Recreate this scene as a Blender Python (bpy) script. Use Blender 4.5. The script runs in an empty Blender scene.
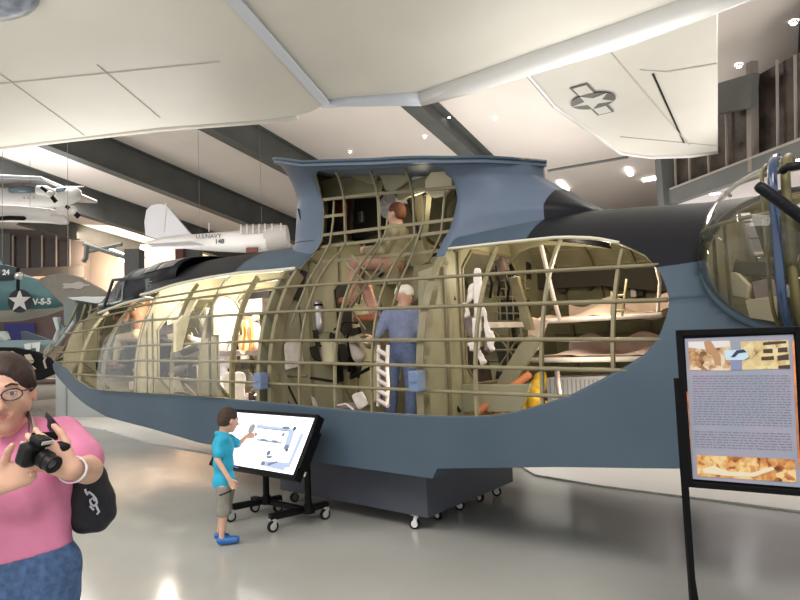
import bpy, bmesh, math, random
import numpy as np
from mathutils import Vector, Matrix
random.seed(7)
SC = bpy.context.scene
COL = SC.collection
PI = math.pi
R = math.radians
# ------------------------------------------------------------------ camera
F, CX, CY = 600.0, 400.0, 300.0
EYE = Vector((0, 0, 1.6))
_p, _r = math.atan(40/600), 0.04
_f = Vector((0, math.cos(_p), math.sin(_p))); _u0 = Vector((0, -math.sin(_p), math.cos(_p))); _r0 = Vector((1, 0, 0))
_R = _r0*math.cos(_r) - _u0*math.sin(_r); _U = _r0*math.sin(_r) + _u0*math.cos(_r)
cam = bpy.data.cameras.new('camera'); cam.sensor_width = 36; cam.lens = 27; cam.clip_end = 300
co = bpy.data.objects.new('camera', cam); COL.objects.link(co)
co.matrix_world = Matrix(((_R.x, _U.x, -_f.x, EYE.x), (_R.y, _U.y, -_f.y, EYE.y), (_R.z, _U.z, -_f.z, EYE.z), (0, 0, 0, 1)))
SC.camera = co
def ray(x, y): return _f + _R*((x-CX)/F) + _U*((CY-y)/F)
def at(x, y, Y):                 # surveyed point at ground distance Y
    d = ray(x, y); return EYE + d*(Y/d.y)
def atz(x, y, z):                # surveyed point on a level of height z
    d = ray(x, y); return EYE + d*((z-EYE.z)/d.z)
# hull frame: s towards the tail, v towards the viewer's side, z up
OX, OY = 0.88, 5.806
CA, SA = math.cos(R(39)), math.sin(R(39))
def L(s, v, z): return Vector((OX + CA*s - SA*v, OY - SA*s - CA*v, z))
def onv(x, y, v):
    d = ray(x, y); t = (v - SA*OX - CA*OY) / (-SA*d.x - CA*d.y)
    p = d*t; return ((p.x-OX)*CA - (p.y-OY)*SA, 1.6 + d.z*t)
def atv(x, y, v):
    s, z = onv(x, y, v); return L(s, v, z)
# ------------------------------------------------------------------ materials
MAT = {}
def mat(name, col, rough=0.5, metal=0.0, noise=0.0, nscale=8.0, bump=0.0, bscale=40.0, emit=None, estr=1.0, spec=0.5, alpha=None, col2=None, coat=0.0, detail=3.0):
    if name in MAT: return MAT[name]
    m = bpy.data.materials.new(name); m.use_nodes = True
    nt = m.node_tree; b = nt.nodes['Principled BSDF']
    b.inputs['Base Color'].default_value = (*col, 1); b.inputs['Roughness'].default_value = rough
    b.inputs['Metallic'].default_value = metal; b.inputs['Specular IOR Level'].default_value = spec
    b.inputs['Coat Weight'].default_value = coat
    if noise or col2:
        tc = nt.nodes.new('ShaderNodeTexCoord'); n = nt.nodes.new('ShaderNodeTexNoise'); n.inputs['Scale'].default_value = nscale; n.inputs['Detail'].default_value = detail
        r = nt.nodes.new('ShaderNodeValToRGB'); nt.links.new(tc.outputs['Object'], n.inputs['Vector']); nt.links.new(n.outputs['Fac'], r.inputs['Fac'])
        c2 = col2 if col2 else tuple(c*(1-noise) for c in col)
        c1 = col if col2 else tuple(min(1, c*(1+noise)) for c in col)
        r.color_ramp.elements[0].position = 0.35; r.color_ramp.elements[1].position = 0.65
        r.color_ramp.elements[0].color = (*c2, 1); r.color_ramp.elements[1].color = (*c1, 1)
        nt.links.new(r.outputs['Color'], b.inputs['Base Color'])
    if bump:
        tc = nt.nodes.new('ShaderNodeTexCoord'); n = nt.nodes.new('ShaderNodeTexNoise'); n.inputs['Scale'].default_value = bscale; n.inputs['Detail'].default_value = 4
        bp = nt.nodes.new('ShaderNodeBump'); bp.inputs['Strength'].default_value = bump; bp.inputs['Distance'].default_value = 0.02
        nt.links.new(tc.outputs['Object'], n.inputs['Vector']); nt.links.new(n.outputs['Fac'], bp.inputs['Height']); nt.links.new(bp.outputs['Normal'], b.inputs['Normal'])
    if emit:
        b.inputs['Emission Color'].default_value = (*emit, 1); b.inputs['Emission Strength'].default_value = estr
    MAT[name] = m; return m
def glass(name, tint, opac, rough=0.02, gl=0.12):
    if name in MAT: return MAT[name]
    m = bpy.data.materials.new(name); m.use_nodes = True; nt = m.node_tree
    for n in list(nt.nodes): nt.nodes.remove(n)
    o = nt.nodes.new('ShaderNodeOutputMaterial'); t = nt.nodes.new('ShaderNodeBsdfTransparent'); t.inputs['Color'].default_value = (1, 1, 1, 1)
    d = nt.nodes.new('ShaderNodeBsdfDiffuse'); d.inputs['Color'].default_value = (*tint, 1)
    g = nt.nodes.new('ShaderNodeBsdfGlossy'); g.inputs['Roughness'].default_value = rough
    fr = nt.nodes.new('ShaderNodeFresnel'); fr.inputs['IOR'].default_value = 1.5
    m1 = nt.nodes.new('ShaderNodeMixShader'); m1.inputs[0].default_value = opac
    nt.links.new(t.outputs[0], m1.inputs[1]); nt.links.new(d.outputs[0], m1.inputs[2])
    m2 = nt.nodes.new('ShaderNodeMixShader'); nt.links.new(fr.outputs[0], m2.inputs[0]); nt.links.new(m1.outputs[0], m2.inputs[1]); nt.links.new(g.outputs[0], m2.inputs[2])
    nt.links.new(m2.outputs[0], o.inputs[0]); MAT[name] = m; return m
# ------------------------------------------------------------------ mesh builder
class MB:
    def __init__(s): s.v = []; s.f = []; s.mi = []; s.cur = 0
    def add(s, vs, fs):
        o = len(s.v); s.v += [Vector(p) for p in vs]; s.f += [tuple(o+i for i in f) for f in fs]; s.mi += [s.cur]*len(fs); return s
    def box(s, c, sz, rz=0.0, M=None):      # centre, full sizes
        x, y, z = sz[0]/2, sz[1]/2, sz[2]/2; m = M if M else Matrix.Rotation(rz, 3, 'Z'); c = Vector(c)
        p = [c + m@Vector((a*x, b*y, d*z)) for a in (-1, 1) for b in (-1, 1) for d in (-1, 1)]
        return s.add(p, [(0,1,3,2),(4,6,7,5),(0,4,5,1),(2,3,7,6),(0,2,6,4),(1,5,7,3)])
    def tube(s, pts, r, n=8, cap=True):
        pts = [Vector(p) for p in pts]; rs = r if isinstance(r, (list, tuple)) else [r]*len(pts)
        rings = []; up = None
        for i, p in enumerate(pts):
            a = pts[max(0, i-1)]; b = pts[min(len(pts)-1, i+1)]; d = (b-a)
            d = d.normalized() if d.length > 1e-9 else Vector((0, 0, 1))
            if up is None: up = d.orthogonal().normalized()
            up = (up - d*up.dot(d)); up = up.normalized() if up.length > 1e-6 else d.orthogonal().normalized()
            w = d.cross(up); rings.append([p + (up*math.cos(2*PI*k/n) + w*math.sin(2*PI*k/n))*rs[i] for k in range(n)])
        vs = [q for rg in rings for q in rg]; fs = []
        for i in range(len(pts)-1):
            for k in range(n): fs.append((i*n+k, i*n+(k+1) % n, (i+1)*n+(k+1) % n, (i+1)*n+k))
        if cap: fs.append(tuple(range(n-1, -1, -1))); fs.append(tuple((len(pts)-1)*n+k for k in range(n)))
        return s.add(vs, fs)
    def bar(s, a, b, w, h, up=(0, 0, 1)):   # rectangular bar a->b
        a, b = Vector(a), Vector(b); d = (b-a).normalized(); u = Vector(up); u = u - d*u.dot(d)
        u = u.normalized() if u.length > 1e-5 else d.orthogonal().normalized(); q = d.cross(u)
        p = [e + q*(i*w/2) + u*(j*h/2) for e in (a, b) for i, j in ((-1,-1),(1,-1),(1,1),(-1,1))]
        return s.add(p, [(3,2,1,0),(4,5,6,7),(0,1,5,4),(1,2,6,5),(2,3,7,6),(3,0,4,7)])
    def grid(s, rows, close=False):
        n = len(rows[0]); vs = [p for r in rows for p in r]; fs = []
        for i in range(len(rows)-1):
            for k in range(n if close else n-1): fs.append((i*n+k, i*n+(k+1) % n, (i+1)*n+(k+1) % n, (i+1)*n+k))
        return s.add(vs, fs)
    def prism(s, poly, off):                # polygon (3D pts), extruded by vector off
        n = len(poly); off = Vector(off); p = [Vector(q) for q in poly]
        fs = [tuple(range(n)), tuple(range(2*n-1, n-1, -1))] + [(i, i+n, (i+1) % n+n, (i+1) % n) for i in range(n)]
        return s.add(p + [q+off for q in p], fs)
    def ell(s, c, r, M=None, nu=16, nv=10, t0=0.0, t1=PI):
        M = M or Matrix.Identity(3); c = Vector(c)
        rows = [[c + M@Vector((r[0]*math.sin(t)*math.cos(a), r[1]*math.sin(t)*math.sin(a), r[2]*math.cos(t))) for a in [2*PI*k/nu for k in range(nu)]] for t in [t0+(t1-t0)*i/nv for i in range(nv+1)]]
        return s.grid(rows, True)
    def lathe(s, c, prof, M=None, n=20):    # prof [(r,z)] about local z
        M = M or Matrix.Identity(3); c = Vector(c)
        rows = [[c + M@Vector((r*math.cos(2*PI*k/n), r*math.sin(2*PI*k/n), z)) for k in range(n)] for r, z in prof]
        return s.grid(rows, True)
    def build(s, name, m, parent=None, smooth=False, solid=0.0, bevel=0.0, base=None, sub=0, mats=None, smat=None, weld=True, auto=None):
        org = base if base is not None else None
        if parent is not None: po = wloc(parent)
        else:
            if org is None:
                xs = [p.x for p in s.v]; ys = [p.y for p in s.v]; zs = [p.z for p in s.v]
                org = Vector(((min(xs)+max(xs))/2, (min(ys)+max(ys))/2, min(zs)))
            po = Vector(org)
        me = bpy.data.meshes.new(name); me.from_pydata([p-po for p in s.v], [], s.f)
        for mm in (mats or [m]): me.materials.append(mm)
        if mats: me.polygons.foreach_set('material_index', s.mi)
        bm = bmesh.new(); bm.from_mesh(me)
        if weld: bmesh.ops.remove_doubles(bm, verts=bm.verts, dist=1e-5)
        bmesh.ops.recalc_face_normals(bm, faces=bm.faces); bm.to_mesh(me); bm.free()
        o = bpy.data.objects.new(name, me); COL.objects.link(o)
        if parent is not None: o.parent = parent
        else: o.location = po
        if smooth: me.polygons.foreach_set('use_smooth', [True]*len(me.polygons))
        if bevel:
            b = o.modifiers.new('bevel', 'BEVEL'); b.width = bevel; b.segments = 2; b.limit_method = 'ANGLE'
        if solid:
            d = o.modifiers.new('solid', 'SOLIDIFY'); d.thickness = solid; d.offset = -1
            if smat: me.materials.append(smat); d.material_offset = 1; d.material_offset_rim = 1
        if sub:
            d = o.modifiers.new('sub', 'SUBSURF'); d.levels = sub; d.render_levels = sub
        if smooth and auto:
            me.set_sharp_from_angle(angle=R(auto))
        return o
def wloc(o):
    p = Vector((0, 0, 0))
    while o: p += o.location; o = o.parent
    return p
def tag(o, label=None, cat=None, group=None, kind=None):
    if label: o['label'] = label
    if cat: o['category'] = cat
    if group: o['group'] = group
    if kind: o['kind'] = kind
    return o
def thing(name, label, cat, loc, group=None):
    o = bpy.data.objects.new(name, None); COL.objects.link(o); o.location = loc; o.empty_display_size = 0.1
    return tag(o, label, cat, group)
def struct(o): o['kind'] = 'structure'; return o
def text_mb(txt, size, org, ex, ey, depth=0.004, mb=None, spacing=1.0, bold=0.0):   # letters as geometry on plane (ex, ey)
    cu = bpy.data.curves.new('letters', 'FONT'); cu.body = txt; cu.size = size; cu.extrude = depth/2; cu.space_character = spacing; cu.offset = bold
    cu.align_x = 'CENTER'; cu.align_y = 'CENTER'; cu.resolution_u = 3
    ob = bpy.data.objects.new('letters', cu); COL.objects.link(ob)
    dg = bpy.context.evaluated_depsgraph_get(); me = bpy.data.meshes.new_from_object(ob.evaluated_get(dg))
    ex, ey = Vector(ex).normalized(), Vector(ey).normalized(); ez = ex.cross(ey); org = Vector(org)
    mb = mb or MB(); mb.add([org + ex*v.co.x + ey*v.co.y + ez*v.co.z for v in me.vertices], [tuple(p.vertices) for p in me.polygons])
    bpy.data.objects.remove(ob); bpy.data.meshes.remove(me); bpy.data.curves.remove(cu)
    return mb
def star_mb(org, ex, ey, r, depth=0.006, mb=None, rot=0.0):
    ex, ey = Vector(ex).normalized(), Vector(ey).normalized(); ez = ex.cross(ey).normalized(); org = Vector(org); mb = mb or MB()
    pts = [org + ex*(q*math.sin(a)) + ey*(q*math.cos(a)) for a, q in [(rot+i*PI/5, r if i % 2 == 0 else r*0.40) for i in range(10)]]
    c = org; n = 10; o = ez*depth
    mb.add([c+o] + [p+o for p in pts], [(0, 1+i, 1+(i+1) % n) for i in range(n)]); mb.add(pts + [p+o for p in pts], [(i, (i+1) % n, (i+1) % n+n, i+n) for i in range(n)])
    return mb
def disc_mb(org, ex, ey, r, depth=0.004, mb=None, n=28):
    ex, ey = Vector(ex).normalized(), Vector(ey).normalized(); ez = ex.cross(ey).normalized(); org = Vector(org); mb = mb or MB()
    return mb.prism([org + ex*(r*math.cos(2*PI*i/n)) + ey*(r*math.sin(2*PI*i/n)) for i in range(n)], ez*depth)
def lerp(xs, ys, x):
    return float(np.interp(x, xs, ys))
# ------------------------------------------------------------------ implicit surfaces for bodies, cloth and faces
class SDF:
    def __init__(s, h=0.008): s.h = h; s.ops = []
    def cone(s, a, b, ra, rb, k=0.02, sub=False, flat=None): s.ops.append(('c', np.array(a, float), np.array(b, float), ra, rb, k, sub, flat)); return s
    def chain(s, pts, rs, k=0.02):
        for i in range(len(pts)-1): s.cone(pts[i], pts[i+1], rs[i], rs[i+1], k)
        return s
    def ell(s, c, r, k=0.02, M=None, sub=False): s.ops.append(('e', np.array(c, float), np.array(r, float), np.array(M) if M is not None else np.eye(3), 0, k, sub, None)); return s
    def mesh(s, cut=None, noise=None):
        lo = np.array([1e9]*3); hi = -lo
        for o in s.ops:
            if o[6]: continue
            if o[0] == 'c': r = max(o[3], o[4])+.02; lo = np.minimum(lo, np.minimum(o[1], o[2])-r); hi = np.maximum(hi, np.maximum(o[1], o[2])+r)
            else: r = max(o[2])+.02; lo = np.minimum(lo, o[1]-r); hi = np.maximum(hi, o[1]+r)
        h = s.h; n = np.ceil((hi-lo)/h).astype(int)+2
        D = np.full(n, 0.3); ax = [lo[i]+h*np.arange(n[i]) for i in range(3)]
        for o in s.ops:
            k = o[5]
            if o[0] == 'c': r = max(o[3], o[4])+k+.03; l0 = np.minimum(o[1], o[2])-r; h0 = np.maximum(o[1], o[2])+r
            else: r = max(o[2])+k+.03; l0 = o[1]-r; h0 = o[1]+r
            i0 = np.clip(((l0-lo)/h).astype(int), 0, n); i1 = np.clip(((h0-lo)/h).astype(int)+1, 0, n)
            if (i1 <= i0).any(): continue
            sl = tuple(slice(i0[i], i1[i]) for i in range(3))
            X, Y, Z = np.meshgrid(*[ax[i][sl[i]] for i in range(3)], indexing='ij'); P = np.stack([X, Y, Z], -1)
            if o[0] == 'c':
                ab = o[2]-o[1]; t = np.clip(((P-o[1])@ab)/max(ab@ab, 1e-9), 0, 1); q = P-(o[1]+t[..., None]*ab); d = np.sqrt((q**2).sum(-1))-(o[3]+(o[4]-o[3])*t)
            else:
                q = (P-o[1])@o[3]; k0 = np.sqrt(((q/o[2])**2).sum(-1)); k1 = np.sqrt(((q/o[2]**2)**2).sum(-1)); d = k0*(k0-1)/np.maximum(k1, 1e-6)
            A = D[sl]
            if o[6]:
                hh = np.clip(.5-.5*(A+d)/k, 0, 1); D[sl] = A*(1-hh)+(-d)*hh+k*hh*(1-hh)
            else:
                hh = np.clip(.5+.5*(A-d)/k, 0, 1); D[sl] = A*(1-hh)+d*hh-k*hh*(1-hh)
        X, Y, Z = np.meshgrid(*ax, indexing='ij')
        if noise: D = D + noise(X, Y, Z)
        if cut is not None: D = np.maximum(D, cut(X, Y, Z))
        D[0] = D[-1] = 1; D[:, 0] = D[:, -1] = 1; D[:, :, 0] = D[:, :, -1] = 1
        S = D < 0; nx, ny, nz = D.shape; cnt = np.zeros((nx-1, ny-1, nz-1)); acc = np.zeros((nx-1, ny-1, nz-1, 3))
        for a in range(3):
            e = [slice(None)]*3; g = [slice(None)]*3; e[a] = slice(0, -1); g[a] = slice(1, None)
            d0 = D[tuple(e)]; d1 = D[tuple(g)]; cr = (S[tuple(e)] != S[tuple(g)]); t = np.where(cr, d0/np.where(cr, d0-d1, 1), 0)
            b, c = [q for q in range(3) if q != a]
            for ib in (0, 1):
                for ic in (0, 1):
                    sl = [slice(None)]*3; sl[b] = slice(0, -1) if ib == 0 else slice(1, None); sl[c] = slice(0, -1) if ic == 0 else slice(1, None)
                    w = cr[tuple(sl)]; tt = t[tuple(sl)]; cnt += w; off = np.zeros(3); off[b] = ib; off[c] = ic
                    acc[..., a] += w*tt; acc[..., b] += w*ib; acc[..., c] += w*ic
        act = cnt > 0; idx = -np.ones(cnt.shape, int); idx[act] = np.arange(act.sum())
        I = np.argwhere(act); V = lo + h*(I + acc[act]/cnt[act][:, None])
        Fs = []
        for a in range(3):
            b, c = (a+1) % 3, (a+2) % 3
            e = [slice(1, -1)]*3; g = [slice(1, -1)]*3; e[a] = slice(0, -1); g[a] = slice(1, None)
            cr = np.argwhere(S[tuple(e)] != S[tuple(g)]); base = np.array([1, 1, 1]); base[a] = 0; P = cr+base
            s0 = S[P[:, 0], P[:, 1], P[:, 2]]
            def q(db, dc):
                Q = P.copy(); Q[:, b] -= db; Q[:, c] -= dc; return idx[Q[:, 0], Q[:, 1], Q[:, 2]]
            f = np.stack([q(1, 1), q(0, 1), q(0, 0), q(1, 0)], 1); f[~s0] = f[~s0][:, ::-1]; Fs.append(f)
        return V, np.concatenate(Fs)
    def build(s, name, m, parent, cut=None, noise=None, smooth_it=1):
        V, Fq = s.mesh(cut, noise); po = np.array(wloc(parent)) if parent else V.min(0)
        me = bpy.data.meshes.new(name); me.from_pydata((V-po).tolist(), [], Fq.tolist()); me.materials.append(m)
        me.polygons.foreach_set('use_smooth', [True]*len(me.polygons)); o = bpy.data.objects.new(name, me); COL.objects.link(o)
        if parent: o.parent = parent
        else: o.location = po
        if smooth_it:
            d = o.modifiers.new('sm', 'SMOOTH'); d.iterations = smooth_it; d.factor = 0.5
        return o
# ------------------------------------------------------------------ flying boat: shape of the hull
def hw(s):
    if s > -4.2: return 1.3
    return 1.3*math.sqrt(max(0.0, 1-((-4.2-s)/4.95)**2.3))
def ztop(s): return lerp([-9.2,-8.9,-8.4,-6.9,-5.05,-4.95,-4.2,-2.5,1.2,2.0,6], [2.0,2.3,2.42,2.46,2.55,2.80,2.85,2.80,2.62,2.54,2.42], s)
def zchine(s): return lerp([-9.2,-8.9,-8.2,-7.5,-6.92,-6.39,-5.92,-5.2,-4.05,-2.98,-1.25,0.1,0.18,0.22,1.2,2.0,6], [1.56,1.50,1.39,1.24,1.115,0.97,0.86,0.732,0.655,0.56,0.53,0.53,0.53,0.61,0.72,0.79,1.1], s)
def HV(s, z):
    t = min(1.0, max(0.0, (z-1.1)/(ztop(s)-1.1))); return hw(s)*math.sqrt(max(0.0, 1-t**2.4))
def onhull(x, y, v=1.1):
    for i in range(40):
        s, z = onv(x, y, v); v += .4*(HV(s, z)-v)
    return s, z
def hp(s, z, off=0.0, side=1): return L(s, side*max(0.0, HV(s, z)-off), z)
olive = mat('olive_primer', (0.235, 0.218, 0.135), 0.55, noise=0.12, nscale=5)
olive_d = mat('olive_primer_dark', (0.12, 0.112, 0.068), 0.6, noise=0.15, nscale=4)
olive_l = mat('olive_frame', (0.205, 0.178, 0.105), 0.5, noise=0.1, nscale=9)
black = mat('black_paint', (0.004, 0.004, 0.005), 0.5, spec=.15)
blackr = mat('black_rubber', (0.010, 0.010, 0.010), 0.75, spec=.2)
white_p = mat('white_plastic', (0.75, 0.75, 0.74), 0.4)
steel = mat('bright_steel', (0.62, 0.62, 0.62), 0.25, metal=1.0)
# hull paint: sea blue sides, near-black upper decking where the camouflage is darker
def hull_paint(name, two_tone, c0=(0.058, 0.088, 0.120, 1), c1=(0.072, 0.104, 0.140, 1)):
    m = bpy.data.materials.new(name); m.use_nodes = True; nt = m.node_tree; b = nt.nodes['Principled BSDF']; b.inputs['Roughness'].default_value = 0.45; b.inputs['Specular IOR Level'].default_value = 0.18
    tc = nt.nodes.new('ShaderNodeTexCoord'); n = nt.nodes.new('ShaderNodeTexNoise'); n.inputs['Scale'].default_value = 1.3; n.inputs['Detail'].default_value = 5
    nt.links.new(tc.outputs['Object'], n.inputs['Vector']); r = nt.nodes.new('ShaderNodeValToRGB'); nt.links.new(n.outputs['Fac'], r.inputs['Fac'])
    r.color_ramp.elements[0].position = .35; r.color_ramp.elements[1].position = .7
    r.color_ramp.elements[0].color = c0; r.color_ramp.elements[1].color = c1
    out = r.outputs['Color']
    if two_tone:
        def mathn(op, a, bv):
            q = nt.nodes.new('ShaderNodeMath'); q.operation = op
            for i, w in enumerate((a, bv)):
                if isinstance(w, (int, float)): q.inputs[i].default_value = w
                else: nt.links.new(w, q.inputs[i])
            return q.outputs[0]
        sp = nt.nodes.new('ShaderNodeSeparateXYZ'); nt.links.new(tc.outputs['Object'], sp.inputs[0])
        s_ = mathn('SUBTRACT', mathn('MULTIPLY', sp.outputs['X'], CA), mathn('MULTIPLY', sp.outputs['Y'], SA))
        z_ = sp.outputs['Z']
        zz = mathn('ADD', z_, mathn('MULTIPLY', mathn('SUBTRACT', n.outputs['Fac'], 0.5), 0.06))
        up = mathn('GREATER_THAN', zz, 2.0)
        aft = mathn('GREATER_THAN', mathn('SUBTRACT', s_, mathn('MULTIPLY', z_, 0.0)), 0.82)
        fore = mathn('LESS_THAN', s_, -2.95)
        k = mathn('MULTIPLY', up, mathn('MAXIMUM', aft, fore))
        mx = nt.nodes.new('ShaderNodeMix'); mx.data_type = 'RGBA'; nt.links.new(k, mx.inputs['Factor']); nt.links.new(out, mx.inputs['A']); mx.inputs['B'].default_value = (0.008, 0.009, 0.013, 1)
        out = mx.outputs['Result']
    nt.links.new(out, b.inputs['Base Color']); return m
paint = hull_paint('hull_paint', True)
paint_b = hull_paint('pylon_paint', True, (.100,.132,.190,1), (.120,.155,.218,1))

FB = thing('flying_boat', 'dark blue-grey seaplane with its whole side cut open to show a skeleton of olive ribs', 'aircraft', (OX, OY, 0.0))
# outline of the cut, surveyed on the hull surface
cl = sorted([onhull(*p) for p in [(49,357),(55,361),(67,368),(77,380),(90,388),(107,391),(145,393),(190,395),(245,400),(300,405),(350,410),(400,414),(445,416),(480,416),(510,413),(540,405),(572,394),(600,380),(628,365),(650,350),(662,330),(668,310)]])
cu = sorted([onhull(*p, v=.8) for p in [(100,313),(125,303),(150,293),(178,284),(207,278),(240,273),(270,271),(300,268)]])
cu2 = sorted([onhull(*p, v=.8) for p in [(447,249),(500,243),(560,237),(595,238),(620,243),(645,255),(660,271),(667,290)]])
S_END = max(cl[-1][0], cu2[-1][0]) + 0.004; Z_END = (cl[-1][1] + cu2[-1][1])/2
cl.append((S_END, Z_END)); cu2.append((S_END, Z_END))
S_P0, S_P1 = cu[-1][0], cu2[0][0]
def zlow(s): return lerp([p[0] for p in cl], [p[1] for p in cl], s) if s < S_END else Z_END
def zup(s):
    if s >= S_END: return Z_END
    c = cu if s < (S_P0+S_P1)/2 else cu2
    return lerp([p[0] for p in c], [p[1] for p in c], s)
BL = (2.62, 2.03, .50, .47)     # blister centre s, z and half sizes
def hole(s, z): return ((s-BL[0])/BL[2])**2 + ((z-BL[1])/BL[3])**2 < 1
def rows_hull(cols, f):
    return [[p for p in f(s)] for s in cols]
cols = sorted(set([-9.14,-9.12,-9.08,-9.0] + [round(-8.9+.12*i, 3) for i in range(86)] + [round(S_END-.6*(1-math.cos(PI/2*(1-i/12)))*1.0, 4) for i in range(13)] + [round(S_END+.05*i, 3) for i in range(1, 34)] + [3.8,4.2,4.6,5.0,5.5] + [0.17,0.22]))
cols = [c for c in cols if not (c > 1.5 and c < S_END and min(abs(c-q) for q in [S_END]) > 1)]
def zl(a, b, n, top=False):
    return [a + (b-a)*(math.sin(PI/2*i/(n-1)) if top else i/(n-1)) for i in range(n)]
def inpyl(s): return S_P0 < s < S_P1
def ring(s):
    zt, zc, pts = ztop(s), zchine(s), []
    z0 = zt
    if inpyl(s):
        lo, hi = 1.5, zt
        for _ in range(30):
            m = (lo+hi)/2
            if HV(s, m) > .55: lo = m
            else: hi = m
        z0 = lo
    for z in reversed(zl(zc, z0, 26, True)): pts.append(L(s, -HV(s, z), z))
    kd = lerp([-9.2,-8.5,-6,-3.2,-2.6,.6,.9,6], [.1,.3,.35,.2,.03,.03,.05,.2], s)
    for i in range(1, 9):
        q = -1+2*i/8; pts.append(L(s, q*hw(s), zc - kd*(1-abs(q))))
    for z in zl(zc, max(zc+.02, zlow(s)), 26)[1:]: pts.append(hp(s, z))
    return pts
mb = MB(); mb.grid([ring(s) for s in cols])
def kill(mb, pred):
    keep = [i for i, f in enumerate(mb.f) if not pred(sum((mb.v[k] for k in f), Vector())/len(f))]
    mb.f = [mb.f[i] for i in keep]; mb.mi = [mb.mi[i] for i in keep]
def toloc(p): return ((p.x-OX)*CA - (p.y-OY)*SA, -(p.x-OX)*SA - (p.y-OY)*CA, p.z)
FWIN = (onv(746,226,-1.15), onv(775,259,-1.15))
def inhole(p):
    s, v, z = toloc(p)
    if v < -.3: return FWIN[0][0] < s < FWIN[1][0] and FWIN[1][1] < z < FWIN[0][1]
    return v > .3 and hole(s, z)
def snaphole(mb):
    for i, p in enumerate(mb.v):
        s, v, z = toloc(p)
        if v < .3: continue
        q = math.sqrt(((s-BL[0])/BL[2])**2+((z-BL[1])/BL[3])**2)
        if abs(q-1) < .085:
            s, z = BL[0]+(s-BL[0])/q, BL[1]+(z-BL[1])/q; mb.v[i] = L(s, HV(s, z), z)
snaphole(mb); kill(mb, inhole)
mb.build('hull_skin', paint, FB, smooth=True, solid=0.018, smat=olive, auto=50)
# upper skin on the near side: before and behind the wing pylon
mb = MB(); mb.grid([[hp(s, z) for z in zl(min(zup(s), ztop(s)-.03), ztop(s), 22, True)] for s in [c for c in cols if -6.9 < c <= S_P0] + [S_P0]])
mb.grid([[hp(s, z) for z in zl(zup(s), ztop(s), 40, True)] for s in [S_P1] + [c for c in cols if c > S_P1]])
snaphole(mb); kill(mb, inhole)
mb.build('upper_hull_skin', paint, FB, smooth=True, solid=0.018, smat=olive, auto=50)
# ---- wing pylon
PZ = [p for p in [(545,143),(537.5,152),(539,168),(555,182),(576,196),(604,210)]]
pb = sorted([(z, s) for s, z in [onv(x, y, .12) for x, y in PZ]])
pf = sorted([(z, s) for s, z in [onv(x, y, .35) for x, y in [(276.5,159),(281,167),(286,182),(289,195),(287,221),(285,245),(276,262)]]])
z_b = [p[0] for p in pb]; s_b = [p[1] for p in pb]; z_f = [p[0] for p in pf]; s_f = [p[1] for p in pf]
def ptop(s): return lerp([-2.75,-1.6,-.6,.15,.55,.9], [3.86,3.47,3.27,3.15,3.14,3.26], s)
def pv(a, z, zt):        # half thickness of the pylon
    base = .62*math.sqrt(max(0, 1-abs(2*a-1)**4))
    t = max(0.0, (z-(zt-.42))/.42); b = max(0.0, (2.85-z)/.55)
    return base + (.34*t**2.5 + .30*b**2*min(1.0, max(0.0, 1-(a-.62)/.22)))*(1-abs(2*a-1)**4)
NR, NA = 46, 40
POP = [(a, b) for a, b in []]
oL = sorted([(z, s) for s, z in [onv(x, y, .62) for x, y in [(304,270),(316,254),(320.5,240),(322,212),(319.5,196),(321,186),(325,179),(333,174.5)]]])
oR = sorted([(z, s) for s, z in [onv(x, y, .62) for x, y in [(448,252),(449,243),(452.5,226),(456.6,199),(455,180),(450,171.5),(440,169)]]])
def pylon_row(k):        # rows follow the sloping top: k 0..1
    return [2.32 + (z-2.32)*k for z in [1]]
def sF(zn): return lerp(z_f, s_f, zn)
def sB(zn): return lerp(z_b, s_b, zn)
def P_(k, a):            # near side point of pylon: k height fraction, a chord fraction
    zf, zb = 2.30+(3.86-2.30)*k, 2.30+(3.26-2.30)*k
    s0 = lerp(z_f, s_f, zf); s1 = lerp(z_b, s_b, max(zb, 2.3)); s = s0+(s1-s0)*a; zb0 = 2.30+.13*min(1.0, max(0.0, (a-.70)/.06))*(1-max(0.0, (a-.84)/.16)); z = zb0+(ptop(s)-zb0)*k
    return s, pv(a, z, ptop(s)), z
# opening in (k,a) space: solve fractions for the surveyed cut points
def solve(s, z):
    k, a = .5, .5
    for _ in range(60):
        ss, vv, zz = P_(k, a); k += (z-zz)*.5; a += (s-ss)*.2; k = min(1.2, max(-.3, k)); a = min(1.2, max(-.2, a))
    return k, a
kL = sorted([solve(s, z) for z, s in oL]); kR = sorted([solve(s, z) for z, s in oR])
def zmaxopen(a):
    pts = sorted([(q[1], q[0]) for q in kL[-4:]] + [(q[1], q[0]) for q in kR[-4:]]); return lerp([p[0] for p in pts], [p[1] for p in pts], a)
ks = [i/NR for i in range(NR+1)]
KT = min(kL[-1][0], kR[-1][0])
def aL(k): return lerp([q[0] for q in kL], [q[1] for q in kL], k)
def aR(k): return lerp([q[0] for q in kR], [q[1] for q in kR], k)
mb = MB()
aTL, aTR = kL[-1][1], kR[-1][1]
def ktop(a): return lerp([aTL, aTR], [kL[-1][0], kR[-1][0]], a)
def edge(a0f, a1f, k0f, k1f, nk, na):
    rows = []
    for i in range(nk+1):
        r = []
        for j in range(na+1):
            fa = j/na
            kk0, kk1 = k0f, k1f
            r.append((i/nk, fa))
        rows.append(r)
    return rows
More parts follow.
